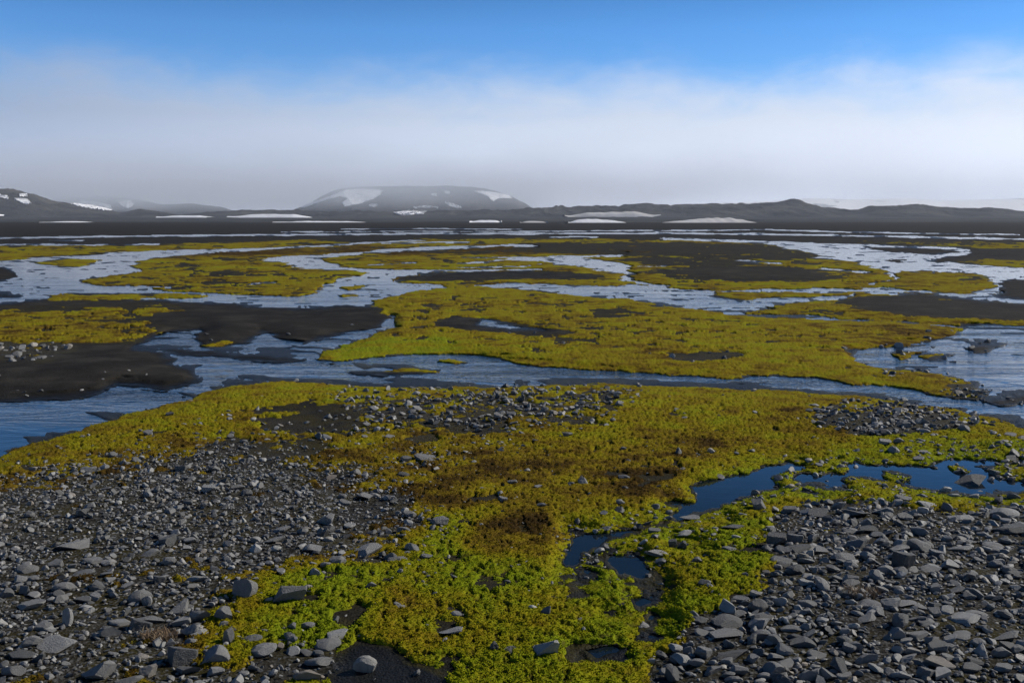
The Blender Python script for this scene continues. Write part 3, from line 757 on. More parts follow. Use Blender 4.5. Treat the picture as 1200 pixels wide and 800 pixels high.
def snow_bank(poly, label, material=None):
    """a drift of old snow lying on the flat ground at the foot of the hills: rounded front, crest and back"""
    p = np.array(poly, float); n = 90
    xs = np.linspace(p[:, 0].min() + .2, p[:, 0].max() - .2, n)
    tops, bots = [], []
    for q in xs:
        ys = []
        for k in range(len(p)):
            (ax, ay), (bx, by) = p[k], p[(k + 1) % len(p)]
            if (ax > q) != (bx > q): ys.append(ay + (by - ay) * (q - ax) / (bx - ax))
        tops.append(min(ys)); bots.append(max(ys))
    tops = np.array(tops) + .15 * fbm(xs / 9, xs * 0, 74, 3); bots = np.array(bots)
    u = np.linspace(0, 1, n); tops = bots - (bots - tops) * np.clip(6 * u * (1 - u), 0, 1) ** .7 * (1 + .12 * noise(xs / 9, xs * 0 + tops[0], 76))
    tx, hit = hill_hit(np.array([xs.mean()]), np.array([np.median(bots) + .1]))
    D = float(hit[0]) if not np.isnan(hit[0]) else 900.0
    D = min(max(D, 760), 2450)
    t = xs - 600; K = D / FPX; R_ = []
    zt = CAMH + (HOR - tops) * K; zb = CAMH + (HOR - bots) * K
    for fr, dy in ((0, -26), (.45, -20), (.8, -11), (1, 0), (.8, 14), (.3, 30), (-.2, 44)):
        z = zb + (np.maximum(zt - zb, .1)) * fr - (1.5 if fr <= 0 else 0)
        if fr < 1: z = z + .10 * K * noise(xs / 6, xs * 0 + fr * 7, 75)
        R_.append(np.stack([t * K / CP * (1 + 0 * dy), D + dy + 0 * xs, z], -1))
    V = np.concatenate(R_); f, _ = grid_faces(7, n)
    link('snow_patch', new_mesh('snow_patch', V, f[:, ::-1], material or m_snow), label, 'snow patch', group='snow patches on the far hills')
snow_patch([(349, 244), (356, 240), (375, 234), (392, 228), (405, 223), (425, 221.5), (449, 223), (446, 229), (436, 235), (420, 240), (404, 243), (400, 238), (407, 234), (398, 231), (384, 235), (368, 240), (356, 244)], 'largest white snowfield sweeping down the left shoulder of the flat topped mountain')
snow_patch([(555, 224), (575, 225), (597, 229), (600, 233), (585, 233), (578, 237), (570, 230)], 'ragged snow patch on the right shoulder of the flat topped mountain')
snow_patch([(521, 237), (530, 239), (542, 244), (534, 245), (524, 241)], 'slanting snow streak low on the right half of the flat topped mountain')
snow_patch([(461, 250), (475, 248), (500, 248), (496, 251), (470, 253)], 'flat snow patch at the foot of the flat topped mountain')
snow_patch([(432, 241), (442, 240), (442, 243), (433, 243.5)], 'tiny snow spot beside the largest white snowfield')
snow_patch([(505, 228), (512, 227.5), (512, 231), (506, 230)], 'small snow spot high on the middle of the flat topped mountain')
snow_patch([(520, 225), (528, 224.5), (528, 227.5), (521, 227.5)], 'small snow spot near the summit line of the flat topped mountain')
snow_patch([(484, 243.5), (500, 242.5), (514, 243.5), (512, 244.8), (486, 244.8)], 'thin snow line across the middle of the flat topped mountain')
snow_bank([(275, 253.5), (300, 251.5), (330, 251), (366, 251.5), (368, 255), (330, 255), (300, 254.5)], 'long snow strip on the low slope left of the flat topped mountain')
snow_bank([(194, 254), (212, 252.5), (250, 252.8), (252, 254.4), (210, 255.2)], 'thin snow strip on the low slope at the left of the plain')
snow_bank([(67, 260.3), (80, 259.4), (104, 259.2), (104, 260.7), (70, 261)], 'short bright snow line lying at the edge of the plain below the left hill')
snow_bank([(330, 260), (360, 259), (430, 259.4), (430, 260.6), (345, 261)], 'long thin snow line at the edge of the plain below the flat topped mountain')
snow_bank([(552, 259), (565, 258), (588, 258), (587, 261), (560, 261)], 'small bright snow patch at the edge of the plain right of the mountain')
snow_bank([(609, 260), (620, 259), (641, 259.5), (640, 261.5), (612, 261.5)], 'small flat snow patch at the left foot of the long dark ridge', m_dirty)
snow_bank([(660, 252), (668, 250.2), (700, 249), (740, 248), (770, 251.5), (760, 253.5), (700, 254), (672, 256)], 'long greyish snowfield halfway up the left part of the dark ridge', m_dirty)
snow_bank([(663, 260), (672, 257), (690, 256.6), (708, 257.5), (740, 261), (742, 262.5), (700, 262.5), (675, 262), (668, 261.5)], 'jagged white snow patch under the long greyish snowfield')
snow_bank([(752, 262), (790, 259), (820, 256), (838, 255), (868, 256.5), (886, 258.5), (889, 262), (870, 264.5), (820, 264.5), (780, 263.5)], 'large humped dirty snowbank at the foot of the dark ridge', m_dirty)
snow_bank([(903, 264.5), (940, 262.2), (980, 261.2), (1024, 262.6), (1020, 265), (960, 266.5), (915, 266)], 'wide flat dirty snowbank right of the large humped one', m_dirty)
snow_bank([(1030, 267), (1050, 266), (1085, 266), (1105, 268.5), (1060, 269)], 'rightmost thin snow strip at the foot of the dark ridge', m_dirty)
snow_patch([(-5, 228), (8, 231), (10, 234), (-5, 233)], 'snow patch at the left edge on the left hill')
snow_patch([(16, 233), (30, 234), (38, 239), (30, 240), (20, 236)], 'slanting snow streak below the top of the left hill')
snow_patch([(22, 229), (32, 228), (32, 231.5), (24, 231.5)], 'small snow spot near the top of the left hill')
snow_bank([(-5, 251.5), (12, 251), (12, 253), (-5, 253.3)], 'low snow strip at the left edge below the left hill')
snow_patch([(82, 240), (95, 236), (115, 237), (130, 241), (132, 247), (120, 247), (100, 244)], 'faint snowfield on the foggy mountain behind the left hill')
snow_patch([(138, 236), (152, 235), (158, 240), (150, 245), (142, 241)], 'faint snow streak on the right part of the foggy mountain behind the left hill')

# ------------------------------------------------------------------ sky, sun, fog
SUN_EL, SUN_AZ = math.radians(34), math.radians(72)     # azimuth clockwise from the view direction
sdir = Vector((math.sin(SUN_AZ) * math.cos(SUN_EL), math.cos(SUN_AZ) * math.cos(SUN_EL), math.sin(SUN_EL)))
w = bpy.data.worlds.new('World'); sc.world = w; w.use_nodes = True
nt = w.node_tree; nt.nodes.clear()
out = nt.nodes.new('ShaderNodeOutputWorld'); bg = nt.nodes.new('ShaderNodeBackground')
sky = nt.nodes.new('ShaderNodeTexSky'); sky.sky_type = 'NISHITA'; sky.sun_disc = False
sky.sun_elevation = SUN_EL; sky.sun_rotation = SUN_AZ
sky.altitude = 600; sky.air_density = .8; sky.dust_density = .0; sky.ozone_density = 3.0
bg.inputs[1].default_value = SKY_STR = .085
tc = nt.nodes.new('ShaderNodeTexCoord'); d = tc.outputs['Generated']; s = sep(nt, d)
az = mth(nt, 'ARCTAN2', s.outputs[0], s.outputs[1]); el = mth(nt, 'ARCSINE', s.outputs[2])
cb = nt.nodes.new('ShaderNodeCombineXYZ'); nt.links.new(az, cb.inputs[0]); nt.links.new(mth(nt, 'MULTIPLY', el, 2.2), cb.inputs[1])
f1 = tex(nt, 2.4, 5, .55, cb.outputs[0], dist=.4); f2 = tex(nt, 11, 6, .62, cb.outputs[0], dist=.3)
e2 = mth(nt, 'ADD', el, mrange(nt, f1.outputs[0], .2, .8, .020, -.020))
e2 = mth(nt, 'ADD', e2, mrange(nt, f2.outputs[0], .2, .8, .020, -.020))
fog = mrange(nt, e2, .085, .195, 1, 0)
fs = nt.nodes.new('ShaderNodeMapRange'); fs.interpolation_type = 'SMOOTHERSTEP'; nt.links.new(e2, fs.inputs[0])
for i, q in enumerate((.078, .172, 1, 0)): fs.inputs[i + 1].default_value = q
side = mrange(nt, az, -.55, .6, 0, 1)
fc = ramp(nt, side, [(0, (.38, .49, .71)), (.45, (.76, .86, 1.05)), (1, (1.04, 1.13, 1.30))]).outputs[0]
dv = nt.nodes.new('ShaderNodeVectorMath'); dv.operation = 'SCALE'; nt.links.new(mrange(nt, el, .0, .10, 15.5, 10), dv.inputs['Scale'])
nt.links.new(fc, dv.inputs[0])
hs = nt.nodes.new('ShaderNodeHueSaturation'); nt.links.new(sky.outputs[0], hs.inputs['Color']); hs.inputs['Saturation'].default_value = 1.34; hs.inputs['Value'].default_value = 1.78; hs.inputs['Hue'].default_value = .507
deep = ramp(nt, mrange(nt, el, .18, .75, 0, 1), [(0, (1, 1, 1)), (.22, (.50, .45, .40)), (1, (.42, .42, .43))]).outputs[0]
skyc = mixc(nt, 1.0, hs.outputs[0], deep, 'MULTIPLY')
c = mixc(nt, fs.outputs[0], skyc, dv.outputs[0])
nt.links.new(c, bg.inputs[0]); nt.links.new(bg.outputs[0], out.inputs[0])

sl = bpy.data.lights.new('sun', 'SUN'); sl.energy = 5.0; sl.angle = math.radians(.5); sl.color = (1, .95, .87)
so = bpy.data.objects.new('sun', sl); C.objects.link(so)
so.rotation_euler = sdir.to_track_quat('Z', 'Y').to_euler(); so.location = (30, 10, 30)

USE_HAZE = True
if USE_HAZE:
    V = np.array([(-9500, -60, -8), (9500, -60, -8), (9500, 7200, -8), (-9500, 7200, -8), (-9500, -60, 165), (9500, -60, 165), (9500, 7200, 165), (-9500, 7200, 165)], float)
    F6 = F = [(0, 3, 2, 1), (4, 5, 6, 7), (0, 1, 5, 4), (1, 2, 6, 5), (2, 3, 7, 6), (3, 0, 4, 7)]
    m = bpy.data.materials.new('haze'); m.use_nodes = True; nt = m.node_tree; nt.nodes.clear()
    out = nt.nodes.new('ShaderNodeOutputMaterial'); pv = nt.nodes.new('ShaderNodeVolumePrincipled')
    pv.inputs['Color'].default_value = (.84, .91, 1, 1); pv.inputs['Density'].default_value = .00008; pv.inputs['Anisotropy'].default_value = .0
    nt.links.new(pv.outputs[0], out.inputs['Volume'])
    link('haze', new_mesh('haze', V, F, m, smooth=False), 'thin pale mist over the plain', 'haze', 'stuff')


USE_BANK = True
if USE_BANK:
    V = np.array([(-9000, 2700, 12), (9000, 2700, 12), (9000, 10500, 12), (-9000, 10500, 12), (-9000, 2700, 300), (9000, 2700, 300), (9000, 10500, 300), (-9000, 10500, 300)], float)
    m = bpy.data.materials.new('fog_bank'); m.use_nodes = True; nt = m.node_tree; nt.nodes.clear()
    out = nt.nodes.new('ShaderNodeOutputMaterial'); pv = nt.nodes.new('ShaderNodeVolumePrincipled')
    p = geo_pos(nt, (1, 1, 2.5)); z = sep(nt, geo_pos(nt)).outputs[2]
    n1 = tex(nt, .0011, 3, .55, p)
    dd = mth(nt, 'MULTIPLY', mrange(nt, z, 25, 105, 0, 1), mrange(nt, z, 120, 295, 1, 0))
    dd = mth(nt, 'MULTIPLY', dd, mrange(nt, n1.outputs[0], .38, .62, .15, 1.4))
    dd = mth(nt, 'MULTIPLY', dd, mrange(nt, sep(nt, geo_pos(nt)).outputs[0], 300, 1300, 1, .2))
    dd = mth(nt, 'MULTIPLY', dd, mrange(nt, sep(nt, geo_pos(nt)).outputs[0], -1300, -500, 1.15, 1))
    dd = mth(nt, 'MULTIPLY', dd, .0014)
    nt.links.new(dd, pv.inputs['Density']); pv.inputs['Color'].default_value = (.90, .94, 1, 1); pv.inputs['Anisotropy'].default_value = .1
    nt.links.new(pv.outputs[0], out.inputs['Volume'])
    link('fog_bank', new_mesh('fog_bank', V, F6, m, smooth=False), 'low bank of fog lying over the mountain tops', 'fog bank', 'stuff')
    sc.cycles.volume_step_rate = 1.0; sc.cycles.volume_max_steps = 64
cam = bpy.data.cameras.new('camera'); cam.lens = 35; cam.sensor_width = 36; cam.clip_end = 30000; cam.clip_start = .05
co = bpy.data.objects.new('camera', cam); C.objects.link(co); co.location = (0, 0, CAMH)
co.rotation_euler = (math.pi / 2 - PITCH, 0, 0); sc.camera = co
sc.view_settings.view_transform = 'Standard'; sc.view_settings.look = 'None'; sc.view_settings.exposure = -0.06; sc.view_settings.gamma = 1
sc.cycles.max_bounces = 5; sc.cycles.diffuse_bounces = 2; sc.cycles.glossy_bounces = 3; sc.cycles.volume_bounces = 3
sc.cycles.use_denoising = True

# ------------------------------------------------------------------ stones
import bmesh
def ico(sub):
    bm = bmesh.new(); bmesh.ops.create_icosphere(bm, subdivisions=sub, radius=1)
    v = np.array([q.co[:] for q in bm.verts]); f = np.array([[q.index for q in t.verts] for t in bm.faces]); bm.free()
    return v, f
ICO = {k: ico(k) for k in (2, 3, 4)}
def chip(sub, kind, seed):
    """broken basalt: a sphere cut flat by random planes; unit half sizes"""
    r = np.random.default_rng(seed)
    v, f = ICO[sub]; v = v.copy()
    n = {'slab': 9, 'block': 8, 'wedge': 6, 'round': 16}[kind]
    d = r.normal(size=(n, 3)); d /= np.linalg.norm(d, axis=1)[:, None]
    off = {'slab': (.5, .85), 'block': (.36, .70), 'wedge': (.25, .58), 'round': (.72, .92)}[kind]
    for _ in range(2):
        for k in range(n):
            o = off[0] + (off[1] - off[0]) * ((k * .618 + seed * .37) % 1)
            q = v @ d[k]; m = q > o
            v[m] -= ((q[m] - o))[:, None] * d[k]
    if sub > 2:
        nn = noise(v[:, 0] * 2.3 + seed, v[:, 1] * 2.3 + v[:, 2] * 1.7, 90) * .035 + noise(v[:, 0] * 6 + seed, v[:, 2] * 6 + v[:, 1] * 3.7, 91) * .018
        v *= (1 + nn)[:, None]
    v -= (v.max(0) + v.min(0)) / 2; v /= (v.max(0) - v.min(0)) / 2
    return v, f
KINDS = ['slab', 'block', 'wedge', 'round']
SMALL = [(chip(2, KINDS[i % 3], 300 + i)) for i in range(24)]
BIG = {k: [] for k in KINDS}
for k in KINDS:
    for i in range(9):
        v, f = chip(4, k, 500 + 31 * KINDS.index(k) + i)
        BIG[k].append((new_mesh('stone_' + k, v, f, m_stone, smooth=False), v))

def at_px(x, y):
    """surface point under photo pixels x, y"""
    X, Y, sd, m, hu, g, H = fields(np.asarray(x, float), np.asarray(y, float))
    px, py = to_world(np.asarray(x, float), np.asarray(y, float), H)
    return px, py, H, m, g, sd

# stones one can pick out: photo centre x, y, width, height (px), kind, tone 0 dark .. 1 pale, [name used by its neighbours, label]
HERO = [
 (80, 640, 36, 17, 'wedge', .75, 'the black sided split wedge', 'wedge shaped stone with a black left side and pale right side in the left gravel'),
 (60, 757, 46, 18, 'slab', .8, 'the long pale slab at lower left', 'long pale slab lying nearly level near the lower left corner'),
 (79, 725, 12, 24, 'wedge', .8, 'the upright pale splinter', 'narrow pale splinter of rock standing upright in the left gravel'),
 (111, 787, 37, 30, 'block', .7, 'the faceted block on the bottom edge', 'big faceted grey block at the bottom edge, left of the yellowish block'),
 (172, 788, 20, 18, 'block', .93, 'the small yellowish block', 'small yellowish angular block near the bottom edge of the left gravel'),
 (148, 798, 30, 20, 'block', .5, None, 'dull blue grey block cut by the bottom edge, between the faceted and yellowish blocks'),
 (210, 771, 36, 27, 'block', .2, 'the dark squarish block', 'dark squarish block right below the dry grass tuft in the left gravel'),
 (251, 772, 32, 25, 'wedge', .7, 'the pyramid shaped rock', 'pyramid shaped grey rock immediately right of the dark squarish block'),
 (287, 693, 27, 30, 'wedge', .6, 'the tall black sided boulder', 'tall boulder with a black left side, standing left of the large angular one'),
 (337, 699, 41, 28, 'block', .55, 'the large angular mossy boulder', 'large angular grey boulder bedded in the bright green moss at left'),
 (261, 722, 22, 20, 'block', .6, None, 'knobbly grey stone at the left edge of the green moss below the tall boulder'),
 (234, 724, 22, 17, 'wedge', .6, None, 'angular stone left of the knobbly one, below and left of the tall boulder'),
 (221, 740, 22, 18, 'slab', .7, 'the leaning pair of slabs', 'left slab of the leaning pair right of the dry grass tuft'),
 (231, 744, 21, 12, 'slab', .85, None, 'right and paler slab of the leaning pair near the dry grass tuft'),
 (267, 748, 13, 21, 'wedge', .6, None, 'pointed upright stone between the leaning slabs and the green moss'),
 (291, 754, 28, 12, 'slab', .35, None, 'thin dark slab with a ledge, above the rounded pale stone at bottom left'),
 (306, 764, 32, 18, 'round', .75, 'the rounded brown moss stone', 'rounded pale stone half sunk in brown moss near the bottom'),
 (382, 756, 31, 17, 'round', .55, 'the rounded blue grey stone', 'rounded blue grey stone at the top edge of the black bare soil'),
 (372, 776, 32, 17, 'slab', .65, None, 'flat grey stone directly below the rounded blue grey one'),
 (360, 795, 32, 20, 'block', .95, None, 'pale brownish stone at the bottom edge, left of the black bare soil'),
 (427, 781, 28, 26, 'wedge', .9, 'the white edged rock', 'pointed white edged rock standing alone on the black bare soil'),
 (340, 737, 13, 12, 'block', .6, None, 'small cube like stone in moss below the large angular boulder'),
 (359, 735, 18, 9, 'slab', .55, None, 'small flat stone in moss right of the cube like stone'),
 (392, 728, 10, 9, 'block', .55, None, 'small stone on the dark strip between two green moss lobes'),
 (435, 688, 12, 12, 'block', .5, None, 'single small grey stone alone in yellow moss at centre left'),
 (468, 712, 15, 9, 'wedge', .6, None, 'small pale stone with a dark hollow on its left in the moss'),
 (429, 648, 32, 17, 'block', .75, 'the lumpy pale rock', 'lumpy pale rock where the left gravel meets the moss'),
 (482, 645, 18, 15, 'round', .7, None, 'plump pale stone at the gravel edge right of the lumpy pale rock'),
 (465, 659, 24, 11, 'slab', .4, None, 'low dark slab below the plump pale stone at the gravel edge'),
 (395, 659, 20, 14, 'round', .65, None, 'rounded stone just above the bright green moss, below left of the lumpy pale rock'),
 (364, 644, 23, 13, 'wedge', .65, None, 'wedge with a pale right end, left of the lumpy pale rock'),
 (380, 609, 27, 16, 'block', .75, 'the cluster of fused lumps', 'broad lumpy stone in the left gravel where the moss thins out'),
 (515, 613, 23, 14, 'round', .55, 'the speckled stone', 'speckled blue grey stone left of the dark brown moss patch'),
 (497, 538, 26, 9, 'wedge', .6, 'the low peaked stone', 'low peaked stone alone in the orange moss below the river bank'),
 (425, 582, 20, 11, 'wedge', .6, None, 'grey stone with a flat top in the thinning gravel above the broad lumpy stone'),
 (404, 588, 15, 10, 'block', .6, None, 'small stone touching the flat topped grey stone in the thinning gravel'),
 (328, 621, 22, 9, 'slab', .7, None, 'flat bright stone in the left gravel, upper left of the lumpy pale rock'),
 (318, 634, 28, 8, 'slab', .65, None, 'long thin slab below the flat bright stone in the left gravel'),
 (353, 623, 13, 9, 'round', .65, None, 'small rounded stone between the flat bright stone and the broad lumpy one'),
 (474, 623, 18, 9, 'slab', .6, None, 'flat stone left of the speckled stone, at the tip of bright moss'),
 (480, 604, 16, 9, 'round', .6, None, 'small rounded stone above left of the speckled stone'),
 (500, 653, 14, 8, 'block', .6, None, 'small stone in green moss right of the plump pale stone'),
 (639, 764, 36, 26, 'wedge', .86, 'the big pale wedge in green moss', 'big smooth pale wedge alone in the green moss at bottom centre'),
 (528, 742, 30, 10, 'slab', .85, 'the jagged flat white stone', 'jagged flat whitish stone lying in moss at bottom centre'),
 (579, 760, 11, 13, 'block', .15, None, 'small dark block left of the big pale wedge in the moss'),
 (597, 765, 17, 9, 'block', .15, None, 'dark flat stone between the small dark block and the big pale wedge'),
 (683, 566, 12, 12, 'slab', .75, 'the tilted slab in moss', 'single grey slab tilted in the yellow moss left of the brown patch'),
 (600, 567, 12, 7, 'block', .55, None, 'small stone in the orange moss upper left of the tilted slab'),
 (635, 594, 13, 8, 'block', .6, None, 'small stone in moss above the dark brown moss patch'),
 (565, 574, 12, 6, 'slab', .6, None, 'small flat stone in orange moss right of the gravel'),
 (589, 587, 11, 8, 'block', .55, None, 'small bluish stone in orange moss, upper left of the brown patch'),
 (1143, 569, 39, 16, 'block', .12, 'the dark boulder in the pool', 'dark brown boulder standing in the blue pool at right'),
 (890, 594, 17, 17, 'block', .5, 'the cube rock by the pool', 'cube shaped rock with a pale front by the end of the blue pool'),
 (808, 608, 24, 9, 'slab', .7, 'the flat stone at the pool tip', 'flat pale stone at the near end of the blue pool'),
 (767, 624, 14, 8, 'block', .6, None, 'small pale stone in the narrow water below the pool end'),
 (803, 627, 20, 8, 'slab', .88, None, 'pale flat stone in moss just below the pool end'),
 (789, 640, 10, 13, 'block', .3, None, 'left one of two dark blocks standing side by side in green moss'),
 (799, 641, 12, 12, 'block', .2, None, 'right one of two dark blocks standing side by side in green moss'),
 (773, 651, 29, 10, 'slab', .9, 'the tan slab in green moss', 'tan coloured flat slab in green moss below the pool'),
 (710, 622, 15, 7, 'slab', .6, None, 'small stone at the edge of the dark pools right of the brown moss'),
 (709, 643, 12, 9, 'block', .6, None, 'small pale stone inside the dark pools'),
 (855, 645, 17, 7, 'slab', .6, None, 'small flat stone in green moss left of the right gravel'),
 (860, 620, 28, 7, 'slab', .15, None, 'long dark flat stone in yellow moss below the cube shaped rock'),
 (817, 658, 12, 9, 'block', .5, None, 'small stone in green moss right of the tan slab'),
 (1054, 518, 13, 9, 'block', .6, 'the dark cornered far stone', 'dark cornered stone just below the far stone bank at right'),
 (1038, 520, 13, 9, 'block', .85, None, 'whitish stone left of the dark cornered stone below the far stone bank'),
 (1081, 530, 15, 5, 'slab', .8, None, 'thin bright slab in moss above the blue pool'),
 (1078, 539, 14, 7, 'slab', .7, None, 'pale slab right at the far edge of the blue pool'),
 (1185, 511, 17, 6, 'slab', .55, None, 'flat stone at the right edge above the blue pool'),
 (1187, 539, 14, 9, 'wedge', .35, None, 'dark wedge in moss at the right edge above the blue pool'),
 (1168, 556, 14, 9, 'block', .5, None, 'grey stone on the mossy spit behind the dark boulder in the pool'),
 (911, 634, 22, 20, 'block', .3, 'the dark corner block at right', 'dark block at the upper left corner of the right gravel'),
 (918, 657, 24, 14, 'block', .5, None, 'grey block directly below the dark corner block of the right gravel'),
 (938, 643, 30, 12, 'slab', .15, None, 'long dark slab right of the dark corner block of the right gravel'),
 (961, 645, 24, 11, 'wedge', .5, None, 'ridge shaped stone right of the long dark slab in the right gravel'),
 (1006, 638, 24, 15, 'block', .6, 'the pale faced right block', 'pale faced block in the upper middle of the right gravel'),
 (1062, 658, 26, 26, 'block', .1, 'the tall black block', 'tall black block, tallest stone in the upper part of the right gravel'),
 (990, 654, 27, 12, 'wedge', .6, None, 'pale ridged stone left below the pale faced block'),
 (1040, 668, 20, 13, 'slab', .75, None, 'pale tilted slab leaning against the left of the tall black block'),
 (1080, 641, 27, 18, 'slab', .5, None, 'tilted slab pointing down right above the tall black block'),
 (1091, 666, 25, 12, 'slab', .75, None, 'pale slab just right of the tall black block'),
 (1130, 607, 28, 10, 'slab', .85, 'the bright slab near the pool', 'bright topped flat slab along the upper edge of the right gravel'),
 (1182, 602, 36, 18, 'block', .8, 'the big right edge stone', 'big pale stone at the right edge below the blue pool'),
 (1186, 621, 40, 15, 'slab', .1, None, 'long dark slab right under the big pale stone on the right edge'),
 (1168, 640, 25, 12, 'round', .7, None, 'rounded pale stone below the long dark slab near the right edge'),
 (1128, 644, 28, 9, 'slab', .65, None, 'thin slab left of the rounded pale stone near the right edge'),
 (1115, 662, 26, 14, 'wedge', .8, 'the star shaped pale stone', 'pale star shaped stone right of the tall black block'),
 (1006, 602, 31, 14, 'wedge', .25, 'the dark peak at upper right', 'dark peaked stone on the upper edge of the right gravel'),
 (1014, 613, 14, 13, 'block', .6, None, 'pale faced stone below the dark peak on the upper edge of the right gravel'),
 (962, 602, 26, 14, 'wedge', .3, None, 'dark ridged stone left of the dark peak on the upper edge'),
 (1060, 585, 20, 12, 'block', .55, None, 'grey stone sitting in moss between the pool and the right gravel'),
 (1090, 593, 23, 7, 'slab', .88, None, 'long pale slab in moss between the pool and the right gravel'),
 (1036, 599, 23, 12, 'block', .65, None, 'pale blocky stone right of the dark peak on the upper edge'),
 (1062, 606, 18, 10, 'block', .5, None, 'grey stone below the pale blocky stone near the upper edge'),
 (1020, 709, 27, 12, 'slab', .7, 'the smooth slab below the tuft', 'smooth flat slab right below the dry grass tuft in the right gravel'),
 (1064, 708, 25, 10, 'slab', .72, 'the square cut slab', 'square cut flat slab right of the smooth slab in the right gravel'),
 (1135, 725, 36, 17, 'slab', .85, 'the bright tilted slab', 'bright slab tilted down to the right in the right gravel'),
 (1146, 719, 26, 9, 'slab', .6, None, 'thin slab resting behind the bright tilted slab'),
 (1098, 718, 16, 13, 'block', .6, None, 'grey block left of the bright tilted slab'),
 (1019, 726, 23, 12, 'wedge', .65, None, 'grooved grey stone below the smooth flat slab'),
 (1053, 743, 18, 17, 'wedge', .7, 'the bright pointed stone', 'bright pointed stone in the middle of the right gravel'),
 (1078, 745, 25, 12, 'block', .65, None, 'grey block right of the bright pointed stone'),
 (1100, 759, 23, 17, 'block', .4, None, 'dark squat block between the bright pointed stone and the brown slab'),
 (1128, 746, 26, 10, 'slab', .75, None, 'slab sloping down right below the bright tilted slab'),
 (1104, 778, 38, 18, 'slab', .94, 'the brown topped slab', 'large brown topped slab near the bottom right'),
 (1017, 772, 29, 17, 'block', .6, 'the stepped block', 'stepped blue grey block near the bottom of the right gravel'),
 (959, 767, 21, 12, 'block', .55, None, 'bright fronted stone near the bottom left of the right gravel'),
 (909, 770, 18, 10, 'block', .7, None, 'small pale stone near the bottom, left part of the right gravel'),
 (973, 792, 20, 18, 'wedge', .6, None, 'pointed stone on the bottom edge left of the stepped block'),
 (1070, 763, 20, 12, 'wedge', .92, None, 'cream coloured stone below the bright pointed stone'),
 (1181, 746, 35, 16, 'block', .55, 'the shadow based right edge stone', 'broad stone with a shadowed base near the right edge'),
 (1175, 765, 24, 15, 'block', .5, None, 'dull squarish stone below the broad stone near the right edge'),
 (1140, 783, 26, 13, 'slab', .35, None, 'smooth bluish stone right of the brown topped slab'),
 (943, 753, 29, 14, 'wedge', .3, 'the dark stepped stone', 'dark stepped stone in the lower left part of the right gravel'),
 (929, 737, 27, 9, 'slab', .5, None, 'blue grey slab just above the dark stepped stone'),
 (1004, 757, 18, 13, 'wedge', .55, None, 'small peaked stone above the stepped block at bottom right'),
 (1178, 783, 23, 12, 'slab', .6, None, 'grey slab near the bottom right corner'),
 (855, 729, 37, 18, 'round', .25, 'the dark whaleback stone', 'dark whaleback stone at the left border of the right gravel'),
 (853, 744, 39, 12, 'slab', .6, None, 'long bluish flat stone under the dark whaleback stone'),
 (860, 768, 40, 16, 'slab', .1, 'the long black oblong stone', 'long black oblong stone low in the left part of the right gravel'),
 (886, 697, 13, 10, 'block', .9, None, 'small whitish stone on top of the round dark one at the gravel border'),
 (890, 711, 23, 20, 'round', .2, None, 'round dark stone at the left border of the right gravel'),
 (824, 741, 17, 11, 'block', .6, None, 'grey stone left of the dark whaleback stone'),
 (807, 763, 12, 12, 'wedge', .6, None, 'small pointed stone left of the long black oblong stone'),
 (836, 786, 23, 15, 'block', .4, None, 'dark grey block below left of the long black oblong stone'),
 (866, 786, 21, 16, 'block', .55, None, 'grey block below the long black oblong stone'),
 (775, 769, 16, 13, 'block', .5, None, 'leftmost grey block of the right gravel, beside the moss'),
 (74, 688, 27, 14, 'round', .6, 'the domed grey left stone', 'domed grey stone in the middle of the left gravel'),
 (94, 673, 27, 9, 'slab', .5, None, 'flat bluish slab above right of the domed grey stone'),
 (28, 667, 28, 13, 'round', .5, None, 'dull rounded stone near the left edge above the domed grey stone'),
 (35, 678, 20, 9, 'slab', .6, None, 'pale flat stone below the dull rounded one near the left edge'),
 (31, 710, 36, 16, 'slab', .65, 'the sharp ended slab at left', 'long slab with a sharp right end near the left edge'),
 (48, 734, 23, 13, 'slab', .7, None, 'pale leaf shaped stone below the slab with the sharp end'),
 (139, 730, 27, 9, 'slab', .75, 'the level slab beside the tuft', 'level pale slab with pointed ends left of the dry grass tuft'),
 (173, 727, 37, 13, 'block', .5, None, 'long rough block just above the dry grass tuft in the left gravel'),
 (172, 704, 12, 14, 'wedge', .75, None, 'small upright pale stone above the long rough block'),
 (230, 678, 25, 9, 'slab', .9, 'the warm pale slab', 'warm pale flat slab upper left of the tall boulder'),
 (108, 657, 26, 10, 'slab', .6, None, 'low slab right of the split wedge in the left gravel'),
 (125, 659, 19, 10, 'round', .9, None, 'warm coloured rounded stone joined to the low slab right of the split wedge'),
 (172, 649, 23, 10, 'slab', .6, None, 'grey slab in the fine gravel between the split wedge and the warm pale slab'),
 (64, 661, 17, 11, 'block', .55, None, 'small block under the split wedge'),
 (13, 787, 27, 17, 'slab', .6, 'the split corner slab at left', 'split slab in the lower left corner'),
 (22, 768, 33, 12, 'round', .15, None, 'dark curved stone above the split slab in the lower left corner'),
]
HW = HERO
pos_list = []      # px x, px y, width px, object, short name, kind, tone
